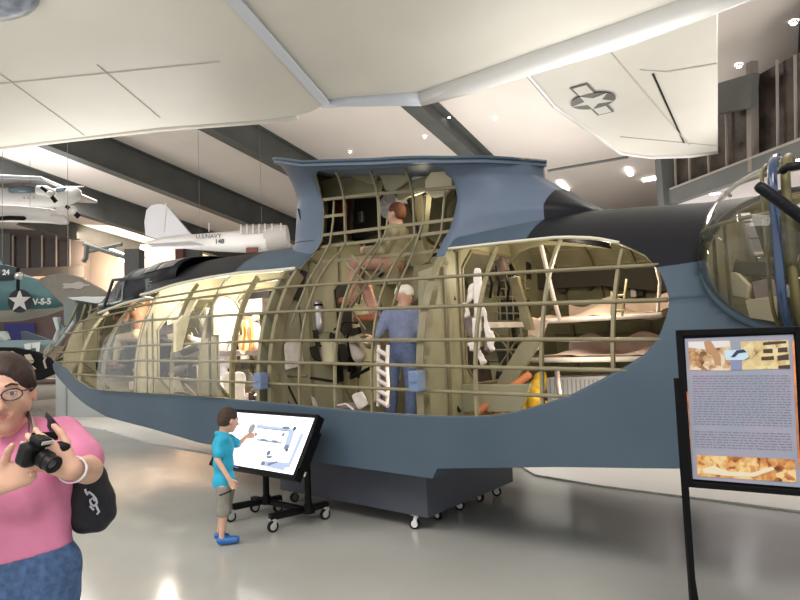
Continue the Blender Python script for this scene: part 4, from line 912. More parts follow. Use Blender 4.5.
c1 = collage('photo_brown', [(.08,.04,.02),(.30,.14,.06),(.50,.32,.16),(.65,.55,.42)], 42); c2 = collage('photo_yellow', [(.10,.06,.03),(.50,.38,.18),(.60,.48,.24),(.66,.56,.34)], 36); c3 = collage('photo_orange', [(.10,.03,.01),(.45,.15,.04),(.60,.32,.10),(.70,.52,.25)], 34)
sgpoly([(688.5,341),(732,340),(733,371),(689.5,370)], c1, .0018, 'photograph', pan); sgpoly([(688.5,341),(731,340),(731,346),(705,349),(689,347)], mat('photo_pale', (.62,.60,.60), .5), .003, 'photograph_sky', pan)
sgpoly([(742,341),(788,339.5),(789,369),(743,370)], c2, .0018, 'photograph', pan)
for q in ([(764,342),(786,340.5),(786,343),(764,345)],[(764,349),(773,348.5),(773,353),(764,353)],[(778,348),(787,347),(787,352),(778,352.5)],[(762,357),(774,356),(774,360),(762,360.5)],[(777,356),(788,354),(788,360),(778,360.5)],[(778,366),(789,365),(789,369),(778,369)]): sgpoly(q, mat('photo_dark', (.05,.03,.02), .5), .003, 'photograph_opening', pan)
sgpoly([(705,341),(712,340),(722,356),(722,366),(716,364),(713,355),(707,350)], mat('photo_tan', (.40,.22,.12), .5), .0042, 'photograph_shape', pan)
sgpoly([(725,350),(748,349),(750,357),(745,360),(727,360)], mat('photo_sky', (.45,.60,.72), .5), .0042, 'photograph', pan); sgpoly([(732,357),(738,350),(745,349),(748,352),(740,353),(736,357)], mat('photo_navy', (.02,.03,.08), .5), .0055, 'photograph_aircraft', pan)
sgpoly([(731,360),(743,360),(743,370),(732,370)], mat('sign_blue', (.20,.22,.38), .5), .003, 'blue_band', pan)
sgpoly([(694.5,456),(791,461),(792,484),(695,477)], c3, .0018, 'photograph', pan); sgpoly([(700,470),(712,467),(728,473),(750,474),(770,468),(772,471),(752,478),(724,477),(702,474)], mat('photo_cream', (.66,.60,.45), .5), .003, 'photograph_aircraft', pan)
tx = mat('sign_text', (.16,.155,.22), .6)
k = 0
for i in range(29):
    y = 376+2.55*i; 
    if i in (20, 21): continue
    rnd = random.Random(i); x = 692.0; dy = 0
    mb = MB()
    while x < 787:
        w_ = rnd.uniform(2, 7); x1 = min(789, x+w_); f0, f1 = (x-692)/97, (x1-692)/97; yo = (i/29)*4
        mb.add([sg(*sgx(x+.6, y+yo*f0), .0022), sg(*sgx(x1, y+yo*f1), .0022), sg(*sgx(x1, y+.75+yo*f1), .0022), sg(*sgx(x+.6, y+.75+yo*f0), .0022)], [(0,1,2,3)]); x = x1+.8
    mb.build('text_line', tx, pan)
q = Vector((TL.x-.022, TL.y, 0)); mb = MB(); mb.box((q.x, q.y, (at(680,378,2.75).z)/2), (.024,.024,at(680,378,2.75).z)); mb.build('post', fr, SG)
mb = MB(); mb.box((q.x+.03, q.y, .012), (.34,.34,.024)); mb.build('foot_plate', fr, SG, bevel=.004); mb = MB(); mb.prism([(q.x+.012,q.y,.02),(q.x+.06,q.y,.02),(q.x+.012,q.y,at(690,566,2.75).z)], (0,.01,0)); mb.build('gusset', fr, SG)
# ------------------------------------------------------------------ figures
def V3(*a): return np.array(a, float)
def frame(fwd, up=(0,0,1)):
    f = Vector(fwd).normalized(); u = Vector(up); u = (u - f*u.dot(f)).normalized(); r = f.cross(u)
    return r, f, u                                  # right, forward, up
skin_m = mat('skin', (.62,.37,.27), .5, noise=.05, nscale=12); skin2 = mat('skin_child', (.60,.36,.26), .5, noise=.04, nscale=14); lip_m = mat('lips', (.50,.20,.18), .45)
eye_w = mat('eye_white', (.75,.74,.72), .2); eye_d = mat('iris', (.05,.03,.02), .2)
def hm_(hc, fr, sc):
    r, f, u = fr; return lambda a, b, c: Vector(hc) + (r*a + f*b + u*c)*sc
def head_ops(S, hc, fr, sc):
    r, f, u = fr; H = hm_(hc, fr, sc); M = np.array([list(r), list(f), list(u)]).T
    S.ell(H(0,-.012,.028), V3(.076,.094,.090)*sc, .03*sc, M); S.ell(H(0,.02,-.025), V3(.066,.072,.085)*sc, .03*sc, M)
    S.cone(H(0,.045,-.085), H(0,.062,-.095), .030*sc, .020*sc, .03*sc)                      # chin
    for q in (-1, 1):
        S.ell(H(q*.080,-.005,-.012), V3(.010,.020,.032)*sc, .006*sc, M); S.cone(H(q*.038,.060,-.030), H(q*.050,.03,-.045), .022*sc, .022*sc, .02*sc)
        S.ell(H(q*.032,.102,.004), V3(.020,.016,.012)*sc, .012*sc, M, sub=True); S.cone(H(q*.016,.088,.024), H(q*.045,.078,.024), .008*sc, .006*sc, .01*sc)
    S.cone(H(0,.086,.005), H(0,.112,-.032), .008*sc, .013*sc, .012*sc); S.cone(H(-.012,.096,-.036), H(.012,.096,-.036), .009*sc, .009*sc, .008*sc)
    S.cone(H(-.018,.083,-.062), H(.018,.083,-.062), .010*sc, .010*sc, .012*sc)
def face_parts(parent, hc, fr, sc, eyes=True, brow=(.05,.03,.02)):
    H = hm_(hc, fr, sc); r, f, u = fr; M = Matrix((r, f, u)).transposed()
    for q in (-1, 1):
        mb = MB(); mb.ell(H(q*.032,.0785,.004), (.0125*sc,.0115*sc,.0080*sc), M, 14, 10); e = mb.build('eye', eye_w, parent, smooth=True)
        mb = MB(); mb.ell(H(q*.032,.0885,.004), (.0060*sc,.0035*sc,.0060*sc), M, 12, 8); mb.build('iris', eye_d, e, smooth=True)
        mb = MB(); mb.tube([H(q*(.0325+.0135*math.cos(a_)), .0850+.0035*math.sin(a_), .004+.0075*math.sin(a_)) for a_ in [PI*k/8 for k in range(9)]], .0024*sc, 6); mb.build('eyelid', skin_m, e, smooth=True)
        mb = MB(); mb.tube([H(q*.017,.094,.027), H(q*.034,.092,.033), H(q*.050,.080,.027)], [.0025*sc,.0035*sc,.002*sc], 6); mb.build('eyebrow', mat('brow%d' % int(brow[0]*100), brow, .8), parent, smooth=True)
    mb = MB(); mb.tube([H(-.026,.083,-.058), H(-.010,.094,-.058), H(0,.0965,-.0595), H(.010,.094,-.058), H(.026,.083,-.058)], [.002*sc,.0045*sc,.004*sc,.0045*sc,.002*sc], 8)
    mb.tube([H(-.022,.084,-.062), H(0,.094,-.066), H(.022,.084,-.062)], [.002*sc,.0058*sc,.002*sc], 8); mb.build('lips', lip_m, parent, smooth=True)
def hand_ops(S, wr, d, side, sc, curl=.5, spread=1.0, pts=None, th=None):
    # palm along d, 'side' = direction from little finger to thumb; normal = d x side; fingers bend towards the normal
    d = Vector(d).normalized(); s = Vector(side); s = (s-d*s.dot(d)).normalized(); n = d.cross(s); wr = Vector(wr); pl = .085*sc
    for q, w_ in ((-.030,.013),(-.012,.014),(.008,.0145),(.026,.014)):
        S.cone(wr+s*q*.5*sc, wr+d*pl+s*q*sc*spread, .015*sc, w_*sc, .010*sc)
    for q, l_ in ((-.032,.060),(-.012,.074),(.009,.080),(.030,.072)):
        p = wr+d*pl+s*q*sc*spread; a = curl*.6; dirs = d + s*(q*2.2*(spread-1))
        for k in range(3):
            dd = (dirs*math.cos(a)+n*math.sin(a)).normalized(); e = p+dd*l_*sc*(.45,.32,.23)[k]; S.cone(p, e, (.0088-.0008*k)*sc, (.0082-.0008*k)*sc, .0025*sc); p = e; a += curl
    p = wr+d*.022*sc+s*.022*sc; a = .75
    for k in range(3):
        dd = (d*math.cos(a)+s*math.sin(a)*.9+n*(.25+.3*curl)).normalized(); e = p+dd*(.042,.032,.026)[k]*sc; S.cone(p, e, (.0135,.0105,.0095)[k]*sc, (.0110,.0098,.0085)[k]*sc, .006*sc); p = e; a -= .28
def torso_ops(S, sh, pel, fr, sc, w_=1.0, dp=1.0, g=0.0, bust=0.0):
    r, f, u = fr; M = np.array([list(r), list(f), list(u)]).T; sh, pel = Vector(sh), Vector(pel); ax = pel-sh
    hlf = .165*sc*w_
    S.cone(sh - r*hlf*.8 - u*.02*sc, sh + r*hlf*.8 - u*.02*sc, .055*sc+g, .055*sc+g, .04*sc)
    S.ell(sh+ax*.28, V3(.168*w_*sc+g, .112*dp*sc+g, .17*sc+g), .05*sc, M); S.ell(sh+ax*.62, V3(.150*w_*sc+g, .108*dp*sc+g, .16*sc+g), .05*sc, M)
    S.ell(pel, V3(.165*w_*sc+g, .115*dp*sc+g, .13*sc+g), .05*sc, M)
    if bust:
        for q in (-1, 1): S.ell(sh+ax*.36+r*q*.075*sc+f*.085*dp*sc, V3(.075*sc+g,.065*sc*bust+g,.075*sc+g), .05*sc, M)
def person(name, label, P, cols, sc=1.0, h=.012, fwd=(0,-1,0), hfwd=None, hup=(0,0,1), hs=None, w_=1.0, dp=1.0, bust=0, sleeve='long', legs='long', hair='short', hands=((.5,1),(.5,1)), cat='person', face=False, group=None, fold=.004, shoe=True, base=None, hair_col=None, hsides=None, skin=None):
    """P: head, neck, sh (mid shoulders), pel, and left/right lists for shoulder, elbow, wrist, hand dir, hip, knee, ankle, toe"""
    sk = skin or skin_m; hs = hs or sc; fr = frame(fwd); hfr = frame(hfwd or fwd, hup); r, f, u = fr
    root = thing(name, label, cat, base if base is not None else Vector(P['ank'][0]), group)
    S = SDF(h); head_ops(S, P['head'], hfr, hs)
    S.cone(Vector(P['head'])-hfr[2]*.06*hs-hfr[1]*.02*hs, P['sh'], .052*hs, .060*sc, .03*sc)
    torso_ops(S, P['sh'], P['pel'], fr, sc, w_, dp, bust=bust)
    for i in (0, 1):
        a, b, c = [Vector(P[k][i]) for k in ('sho','elb','wri')]
        S.cone(a, b, .048*sc, .038*sc, .03*sc); S.cone(b, c, .038*sc, .026*sc, .015*sc)
        q = -1 if i == 0 else 1
        hd = P['hdir'][i] if 'hdir' in P else (c-b); sd = (hsides or [(0,0,1),(0,0,1)])[i]
        hand_ops(S, c, hd, sd, sc*1.0, *hands[i])
        hp_, kn, an = [Vector(P[k][i]) for k in ('hip','kne','ank')]
        S.cone(hp_, kn, .082*sc, .055*sc, .04*sc); S.cone(kn, (kn*.7+an*.3), .053*sc, .056*sc, .02*sc); S.cone((kn*.7+an*.3), an, .054*sc, .034*sc, .02*sc)
        to = Vector(P['toe'][i]); S.cone(an-Vector((0,0,.035*sc)), to, .036*sc, .028*sc, .02*sc)
    body = S.build('body', sk, root)
    rn = random.Random(len(name)*7 + len(label)); ph = [rn.uniform(0,6) for _ in range(6)]
    def folds(X, Y, Z): return fold*(np.sin(X*31/sc+ph[0]+3*np.sin(Z*9/sc+ph[1]))*np.sin(Z*23/sc+ph[2]+2*np.sin(Y*17/sc))*.6 + np.sin((X+Y)*60/sc+Z*25/sc+ph[3])*.35)
    # shirt
    g = .014*sc; S = SDF(h); torso_ops(S, P['sh'], P['pel'], fr, sc, w_, dp, g=g, bust=bust)
    if legs == 'short': S.cone(P['pel'], Vector(P['pel'])-Vector((0,0,.05)), .125*sc, .135*sc, .03)
    for i in (0, 1):
        a, b, c = [Vector(P[k][i]) for k in ('sho','elb','wri')]
        if sleeve == 'short': S.cone(a, a*.30+b*.70, .056*sc+g*.6, .052*sc+g*1.3, .03*sc)
        elif sleeve == 'long': S.cone(a, b, .055*sc+g*.5, .043*sc+g, .03*sc); S.cone(b, c, .043*sc+g, .032*sc+g*.6, .015*sc)
    zt_ = P.get('hem', Vector(P['pel']).z - .02*sc); nk = np.array(P['sh'], float); nr = .075*sc
    hs_ = P.get('hem_slope', (0,0))
    def cut(X, Y, Z): 
        c1 = (zt_ + hs_[0]*(X-hs_[1])) - Z
        q = np.sqrt((X-nk[0]-f.x*.03*sc)**2+(Y-nk[1]-f.y*.03*sc)**2); c2 = np.minimum(Z-(nk[2]-.005*sc), nr-q); return np.maximum(c1, c2)
    shirt = S.build('shirt', cols['shirt'], root, cut, folds)
    # trousers
    S = SDF(h); S.ell(P['pel'], V3(.170*w_*sc+.006, .120*dp*sc+.006, .16*sc), .04*sc, np.array([list(r), list(f), list(u)]).T)
    for i in (0, 1):
        hp_, kn, an = [Vector(P[k][i]) for k in ('hip','kne','ank')]
        if legs == 'long': S.cone(hp_, kn, .096*sc, .070*sc, .03*sc); S.cone(kn, an+Vector((0,0,.03*sc)), .070*sc, .058*sc, .02*sc)
        else: S.cone(hp_, kn, .090*sc, .086*sc, .03*sc); S.cone(kn, kn*.85+an*.15, .088*sc, .088*sc, .02*sc)
    zb = min(Vector(P['ank'][0]).z, Vector(P['ank'][1]).z)+.0*sc; wz = P.get('waist', Vector(P['pel']).z+.10*sc)
    kz = [Vector(P['kne'][i]).z - .035*sc for i in (0,1)]
    def cut2(X, Y, Z):
        c = Z-wz
        if legs == 'short': c = np.maximum(c, min(kz)-Z)
        return c
    tr = S.build('trousers', cols['trousers'], root, cut2, folds)
    if shoe:
        for i in (0, 1):
            an, to = Vector(P['ank'][i]), Vector(P['toe'][i]); S = SDF(h*.7); d = (to-an); d.z = 0; d.normalize()
            S.cone(an-Vector((0,0,.040*sc))-d*.02*sc, to, .046*sc, .040*sc, .03*sc); S.cone(an-Vector((0,0,.055*sc)), to, .044*sc, .043*sc, .02*sc)
            zf = to.z-.036*sc; S.build('shoe', cols['shoe'], root, lambda X, Y, Z: zf-Z)
    H = hm_(P['head'], hfr, hs); M = np.array([list(hfr[0]), list(hfr[1]), list(hfr[2])]).T
    if hair:
        S = SDF(min(h, .008)); hcut = H(0,.10,-.045)
        if hair == 'short': S.ell(H(0,-.018,.036), V3(.084,.100,.092)*hs, .02, M); S.ell(H(0,-.045,-.01), V3(.078,.068,.075)*hs, .02, M); S.ell(H(0,.125,-.035), V3(.10,.085,.092)*hs, .012, M, sub=True); S.ell(H(0,-.04,-.125), V3(.12,.10,.06)*hs, .015, M, sub=True)
        elif hair == 'bob':
            S.ell(H(0,-.018,.038), V3(.090,.104,.092)*hs, .02, M)
            for q in (-1, 1): S.cone(H(q*.066,.030,.050), H(q*.080,.012,.012), .020*hs, .012*hs, .02)
            S.cone(H(0,-.060,.0), H(0,-.062,-.075), .062*hs, .045*hs, .03); S.ell(H(.0,.118,-.020), V3(.070,.078,.098)*hs, .012, M, sub=True)
        elif hair == 'cap': S.ell(H(0,-.005,.060), V3(.088,.105,.060)*hs, .01, M); S.cone(H(-.02,-.0,.045), H(.02,-.0,.045), .088*hs, .088*hs, .01)
        elif hair == 'helmet': S.ell(H(0,-.015,.02), V3(.090,.108,.112)*hs, .02, M); S.ell(H(0,.12,-.03), V3(.06,.085,.085)*hs, .01, M, sub=True)
        hm2 = cols['hair']; S.build('cap' if hair == 'cap' else ('leather_helmet' if hair == 'helmet' else 'hair'), hm2, root, (lambda X, Y, Z: (H(0,0,.01).z)-Z) if hair == 'cap' else None, lambda X, Y, Z: .0012*np.sin((X*M[0,0]+Y*M[1,0])*420+3*np.sin(Z*60)))
    if face: face_parts(root, P['head'], hfr, hs)
    return root, body, shirt, tr, H, hfr
# ---- boy at the touch screen
bY = 5.05
def b(x, y, Y=bY): return at(x, y, Y)
bf = (.86,.50,0)
boy_c = dict(shirt=mat('shirt_turquoise', (.015,.36,.56), .7, noise=.1, nscale=10), trousers=mat('shorts_grey', (.22,.21,.18), .8, noise=.08, nscale=12), shoe=mat('clog_blue', (.02,.13,.42), .45), hair=mat('hair_brown', (.045,.028,.018), .8, noise=.3, nscale=40))
P = dict(head=b(228.5,420), sh=b(222.5,435.5), pel=b(224,480), sho=[b(229,438,5.17), b(220.5,439,4.97)], elb=[b(238,445,5.25), b(217.5,460,4.92)], wri=[b(246,436.5,5.33), b(229,479,4.88)],
    hdir=[(.9,.5,.05), (.35,.05,-.6)], hip=[b(228,489,5.10), b(223,490,4.99)], kne=[b(225,508,5.12), b(223.5,510,4.98)], ank=[b(219,532,5.17), b(221.5,537,4.97)], toe=[b(226,536.5,5.21), b(236,539.5,5.0)], hem=b(222,487).z, waist=b(222,484).z)
BOY, *_ = person('person', 'small boy in a turquoise shirt and grey shorts, reaching out to the touch screen', P, boy_c, sc=.63, h=.0075, fwd=bf, hfwd=(.72,.66,-.22), hs=.84, w_=.92, dp=1.1, sleeve='short', legs='short', hair='short', hands=((.15,1),(.45,1)), base=Vector((b(222,540).x, bY, 0)), skin=skin2, hsides=[(0,0,1),(.8,.3,.4)], fold=.003, face=True)
mb = MB(); mb.tube([b(219.5,495.5,4.90), b(225,493.5,4.885), b(231.5,490.5,4.90)], .006, 6); mb.build('pocket_stripe', black, BOY)
S = SDF(.006); S.cone(b(217,433.5,5.0), b(226,435,4.99), .020, .018, .01); S.cone(b(226,435,4.99), b(228,437,5.08), .018, .014, .01); S.cone(b(217,433.5,5.0), b(220,433,5.12), .02, .018, .01); S.build('collar', boy_c['shirt'], BOY)
# ---- woman with a camera
def w(x, y, Y=1.9): return at(x, y, Y)
wc = dict(shirt=mat('shirt_pink', (.60,.20,.34), .8, noise=.05, nscale=14, bump=.35, bscale=9), trousers=mat('jeans_blue', (.055,.115,.25), .8, noise=.25, nscale=45, bump=.15, bscale=200), shoe=mat('shoe_grey', (.2,.2,.2), .6), hair=mat('hair_dark_brown', (.028,.012,.009), .6, noise=.4, nscale=30))
zf_ = lambda x, Y: Vector((w(x, 500, Y).x, Y, .07))
P = dict(head=w(3,393,1.88), sh=w(6,437,1.96), pel=w(15,572,1.95), sho=[w(-50,446,1.95), w(61,437,1.97)], elb=[w(-62,520,1.80), w(88,470,1.80)], wri=[w(0,484,1.60), w(71,469,1.60)],
    hdir=[(.86,-.12,.42), (-.45,-.30,.42)], hip=[zf_(-20,1.95)+Vector((0,0,.76)), zf_(46,1.95)+Vector((0,0,.76))], kne=[zf_(-16,1.93)+Vector((0,0,.40)), zf_(46,1.93)+Vector((0,0,.40))], ank=[zf_(-12,1.96)+Vector((0,0,.02)), zf_(40,1.96)+Vector((0,0,.02))], toe=[zf_(-12,1.80)+Vector((0,0,-.03)), zf_(42,1.80)+Vector((0,0,-.03))],
    hem=w(10,567,1.80).z, hem_slope=(.12, w(10,566,1.80).x), waist=w(10,528,1.85).z)
WO, wbody, wsh, wtr, WH, wfr = person('person', 'woman in a pink t-shirt and glasses holding a black camera, at the left edge', P, wc, sc=.98, h=.0065, fwd=(.12,-1,0), hfwd=(.46,-.88,-.06), hup=(-.12,0,1), hs=1.0, w_=1.16, dp=1.05, bust=1.0, sleeve='short', legs='long', hair='bob', hands=((.55,1.0),(.55,1.1)), base=Vector((w(10,500).x, 1.93, 0)), hsides=[(.2,.1,1),(.5,.1,1)], fold=.0045, face=True)
gl_m = mat('glasses_frame', (.03,.025,.03), .3); gln = glass('lens_glass', (.6,.6,.65), .06)
G = None
for q in (-1, 1):
    c = [WH(q*.034 + .027*math.cos(a)*(1 if abs(math.cos(a)) < .9 else .97), .108 - .010*abs(math.cos(a))*(1 if math.cos(a)*q > 0 else 0), .002+.017*math.sin(a)) for a in [2*PI*i/24 for i in range(25)]]
    mb = MB(); mb.tube(c, .0022, 6, cap=False)
    if G is None: mb.tube([WH(-.007,.109,.006), WH(0,.111,.009), WH(.007,.109,.006)], .002, 6)
    mb.tube([WH(q*.061,.100,.008), WH(q*.078,.060,.006), WH(q*.084,-.005,.002)], .002, 6)
    g_ = mb.build('glasses', gl_m, WO); G = g_
    mb = MB(); mb.add([WH(q*.034,.107,.002)]+c[:-1], [(0,1+i,1+(i+1) % 24) for i in range(24)]); mb.build('lens', gln, g_)
# bracelet and the neckline rib
mb = MB(); cW = w(72.5,469.5,1.615); d_ = (Vector(P['wri'][1])-Vector(P['elb'][1])).normalized(); q_ = d_.to_track_quat('Z','X').to_matrix()
mb.lathe(cW, [(.033,-.008),(.036,-.008),(.036,.008),(.033,.008),(.033,-.008)], q_, 24); mb.build('bracelet', mat('bracelet_white', (.75,.75,.78), .3), WO)
# camera: held, so a thing of its own
CB = thing('camera', 'black digital camera in the hands of the woman in pink', 'camera', w(40,460,1.52))
cbm = mat('camera_black', (.006,.006,.007), .45, spec=.25); r_, f_, u_ = frame((.88,-.36,-.40), (-.22,.1,1)); cc = w(36,453,1.56); Mc = Matrix((r_, f_, u_)).transposed()
mb = MB(); mb.box(cc, (.084,.042,.058), M=Mc); mb.build('camera_body', cbm, CB, bevel=.010); mb = MB(); mb.box(cc+u_*.036+f_*.004, (.040,.046,.022), M=Mc); mb.build('viewfinder_hump', cbm, CB, bevel=.008)
mb = MB(); mb.box(cc-r_*.047+f_*.03, (.030,.035,.07), M=Mc); mb.build('grip', blackr, CB, bevel=.01)
mb = MB(); mb.lathe(cc+f_*.027, [(.0,.0),(.023,.0),(.024,.020),(.021,.024),(.023,.044),(.021,.047),(.018,.043),(.0,.035)], (f_.to_track_quat('Z','X')).to_matrix(), 28); ln = mb.build('lens_barrel', cbm, CB, smooth=True, auto=35)
mb = MB(); mb.lathe(cc+f_*.062, [(.017,0),(.012,.006),(0,.008)], (f_.to_track_quat('Z','X')).to_matrix(), 20); mb.build('front_glass', mat('lens_dark', (.02,.02,.04), .05, coat=1), ln, smooth=True)
mb = MB(); mb.box(cc+u_*.041+f_*.028, (.030,.003,.008), M=Mc); mb.build('name_plate', mat('plate_grey', (.5,.5,.5), .4), CB)
mb = MB(); mb.tube([cc-r_*.058+u_*.03, w(28,440,1.60), w(27,425,1.72), w(24,418,1.84), w(20,416,1.95)], .007, 6); mb.tube([cc+r_*.058+u_*.03, w(41,440,1.64), w(35,425,1.75), w(31,415,1.86)], .007, 6)
st_ = MB()
def band(pts, wd, th=.003):
    rows = []
    for i, p in enumerate(pts):
        a, c = pts[max(0,i-1)], pts[min(len(pts)-1,i+1)]; d = (c-a).normalized(); s = d.cross(Vector((0,-1,0))).normalized(); rows.append([p+s*wd/2, p-s*wd/2])
    return rows
mb = MB(); mb.grid(band([cc-r_*.050+u_*.040, w(29,437,1.60), w(30,427,1.70), w(30,417,1.83), w(27,412,1.92)], .022)); sp_ = mb.build('neck_strap', cbm, CB, solid=.003)
mb = MB(); mb.grid(band([w(34,440,1.585), w(34.5,430,1.67), w(33,420,1.79), w(30,413,1.90)], .008)); mb.build('strap_stripe', mat('strap_olive', (.25,.24,.16), .6), sp_, solid=.004)
# shoulder bag
BG = thing('shoulder_bag', 'black shoulder bag with a pale swirl print, hanging behind the elbow of the woman', 'bag', w(92,522,2.02))
bgm = mat('bag_black', (.006,.007,.013), .7, bump=.3, bscale=25); S = SDF(.008); 
for a_, c_ in (((80,482),(84,512)),((92,482),(98,510)),((86,480),(92,514))): S.cone(w(*a_,2.03), w(*c_,2.03), .045, .050, .05)
S.ell(w(90,500,2.03), (.055,.05,.08), .04); S.build('bag_body', bgm, BG, None, lambda X, Y, Z: .004*np.sin(X*70+Z*40)*np.sin(Z*55))
mb = MB(); mb.grid(band([w(45,417,1.965), w(50,423,1.895), w(57,433,1.860), w(64,445,1.86), w(70,458,1.90), w(76,475,1.97), w(80,486,2.0)], .034)); mb.build('shoulder_strap', mat('strap_navy', (.015,.015,.035), .6), BG, solid=.004)
sw = mat('print_pale', (.55,.58,.68), .6)
for pts in ([(87,494),(89,492),(93,495),(96,499),(97,503),(94,506),(91,504),(90,500),(93,498),(95,501)], [(85,489),(86,492),(88,495)], [(96,505),(99,512),(97,514)], [(90,506),(94,510)]): mb = MB(); mb.tube([w(x, y, 1.963) for x, y in pts], .0035, 5); mb.build('print', sw, BG)
# ------------------------------------------------------------------ what the cut side shows inside
def ats(x, y, s):
    d = ray(x, y); k = (s + OX*CA - OY*SA)/(d.x*CA - d.y*SA); return EYE + d*k
def pv_(pts, v, th, name, m, parent=None, bevel=.004, smooth=False):
    mb = MB(); mb.prism([atv(x, y, v) for x, y in pts], L(0,-th,0)-L(0,0,0)); return mb.build(name, m, parent, bevel=bevel)
def ps_(pts, s, th, name, m, parent=None, bevel=.004):
    mb = MB(); mb.prism([ats(x, y, s) for x, y in pts], L(-th,0,0)-L(0,0,0)); return mb.build(name, m, parent, bevel=bevel)
def tv(pts, r, name, m, parent=None, n=8):
    mb = MB(); mb.tube([atv(*p) for p in pts], r, n); return mb.build(name, m, parent, smooth=True, auto=60)
def cloth(rows, name, m, parent=None, th=.012, sub=1, amp=.012, seed=1):
    rn = random.Random(seed); R_ = [[Vector(p)+Vector((rn.uniform(-1,1), rn.uniform(-1,1), rn.uniform(-1,1)))*amp for p in r] for r in rows]
    mb = MB(); mb.grid(R_); return mb.build(name, m, parent, smooth=True, solid=th, sub=sub)
def quadgrid(a, b, c, d, nu, nv, f=None):      # a->b top, d->c bottom
    rows = []
    for j in range(nv+1):
        t = j/nv; rows.append([(a*(1-t)+d*t)*(1-i/nu)+(b*(1-t)+c*t)*(i/nu)+(f(i/nu, t) if f else Vector()) for i in range(nu+1)])
    return rows
canvas = mat('bunk_canvas', (.62,.47,.40), .85, noise=.10, nscale=4); white_c = mat('white_cloth', (.78,.72,.68), .85, noise=.08, nscale=9); cream = mat('cream_paint', (.66,.60,.42), .5, noise=.08, nscale=5); salmon = mat('salmon_cloth', (.42,.22,.165), .85, noise=.12, nscale=12); boot = mat('brown_boot', (.30,.09,.04), .55, noise=.2, nscale=20)
pinkw = mat('pinkish_white', (.68,.58,.56), .7); paper = mat('map_paper', (.66,.62,.58), .8, noise=.10, nscale=22)
grey_c = mat('mauve_grey', (.24,.19,.19), .8, noise=.15, nscale=10); dkbrown = mat('dark_brown', (.055,.035,.03), .7, noise=.3, nscale=8)
# dark bays and equipment against the olive panels
# bunks in the after compartment
def bunk(y0, y1, x0, x1, v0, v1, z_off, label, seed):
    a, b = atv(x0, y0, v0), atv(x1, y1, v0); z = (a.z+b.z)/2; sa, sb = toloc(a)[0], min(toloc(b)[0], 2.02); o = thing('bunk', label, 'bunk', L((sa+sb)/2, (v0+v1)/2, z), 'bunks in the aft compartment')
    for v in (v0, v1): mb = MB(); mb.tube([L(sa, v, z), L(sb, v, z)], .022, 8); mb.build('bunk_rail', white_c if v == v0 else olive_l, o, smooth=True)
    mb = MB(); mb.tube([L(sa, v0, z), L(sa, v1, z)], .02, 8); mb.build('end_bar', white_c, o, smooth=True)
    rn = random.Random(seed); rows = [[L(sa+(sb-sa)*i/14, v0+(v1-v0)*j/8, z+.03-.05*math.sin(PI*j/8)+z_off*math.sin(PI*min(1,(j/8)))*(.5+.5*math.sin(i*.7+seed))+rn.uniform(-.012,.012)) for i in range(15)] for j in range(9)]
    mb = MB(); mb.grid(rows); mb.build('canvas', canvas, o, smooth=True, solid=.012, sub=1)
    rows = [[L(sa+(sb-sa)*i/14, v1-.02, z+.02+.16*j/4*(1+.3*math.sin(i*.9+seed))) for i in range(15)] for j in range(5)]
    mb = MB(); mb.grid(rows); mb.build('blanket', canvas, o, smooth=True, solid=.02, sub=1); return o
bunk(319, 318, 533, 662, .15, -.62, .16, 'upper bunk with rumpled tan canvas and a white rail in the aft compartment', 3)
bunk(361, 358, 533, 650, .15, -.62, .10, 'lower bunk with sagging tan canvas under the other one in the aft compartment', 5)
cloth(quadgrid(atv(524,316,.20), atv(548,320,.17), atv(540,350,.20), atv(530,352,.22), 5, 6), 'drape', canvas, None, seed=4); bpy.context.view_layer.update()
tag(bpy.data.objects['drape'], 'tan canvas end hanging down at the head of the bunks', 'cloth')
tag(tv([(541,245,.55),(548,275,.45),(553,296,.35),(560,320,.2)], .018, 'bunk_strap', pinkw), 'pale strap running down from the cut edge to the upper bunk rail', 'strap')
tag(tv([(656,266,.35),(660,282,.3),(658,310,.2)], .014, 'bunk_strap', pinkw), 'short pale strap at the aft end of the upper bunk', 'strap')
t = thing('folding_steps', 'small two-rung olive ladder hooked on the upper bunk', 'ladder', atv(620,316,.3))
for q in ((612,291,612,316),(627,279,622,316)): tv([(q[0],q[1],.3),(q[2],q[3],.3)], .012, 'ladder_rail', olive_l, t)
for y in (296,303,311): tv([(612,y,.3),(625,y-1,.3)], .010, 'rung', olive_l, t)
dk_ = mat('dark_liner', (.04,.033,.025), .8)
pv_([(528,268),(600,266),(650,264),(667,268),(668,292),(600,286),(528,290)], -.85, .04, 'dark_band', dk_, FB)  # dark panel along the far side, above the upper bunk
# clear raft, paddle and louvred case on the compartment floor
t = thing('life_raft', 'yellow rubber raft bundled on the floor of the aft compartment', 'raft', atv(525,400,.3)); yl = mat('raft_yellow', (.62,.38,.03), .55, noise=.12, nscale=8)
S = SDF(.014); 
for a, c, r in (((500,415),(530,392),.10),((520,412),(540,380),.09),((535,402),(541,376),.08),((505,412),(545,408),.10)): S.cone(atv(*a,.25), atv(*c,.1), r, r*.6, .05)
S.build('tube', yl, t, None, lambda X, Y, Z: .010*np.sin(X*30+Z*20)*np.sin(Y*33+Z*41))
t2 = thing('life_jacket', 'orange crumpled life jacket lying in front of the yellow raft', 'life jacket', atv(500,412,.5)); S = SDF(.012)
for a, r in (((488,412),.05),((498,408),.055),((508,409),.05),((516,404),.045)): S.ell(atv(*a,.55), (r,r*.9,r*.6), .03)
S.build('float_bag', mat('jacket_orange', (.58,.26,.06), .7, noise=.2, nscale=14), t2, None, lambda X, Y, Z: .010*np.sin(X*60)*np.sin(Y*57+Z*30))
tag(tv([(476,414,.75),(500,396,.6),(530,374,.4)], .035, 'paddle', mat('paddle_orange', (.50,.17,.06), .6)), 'orange-red paddle leaning diagonally beside the yellow raft', 'paddle')
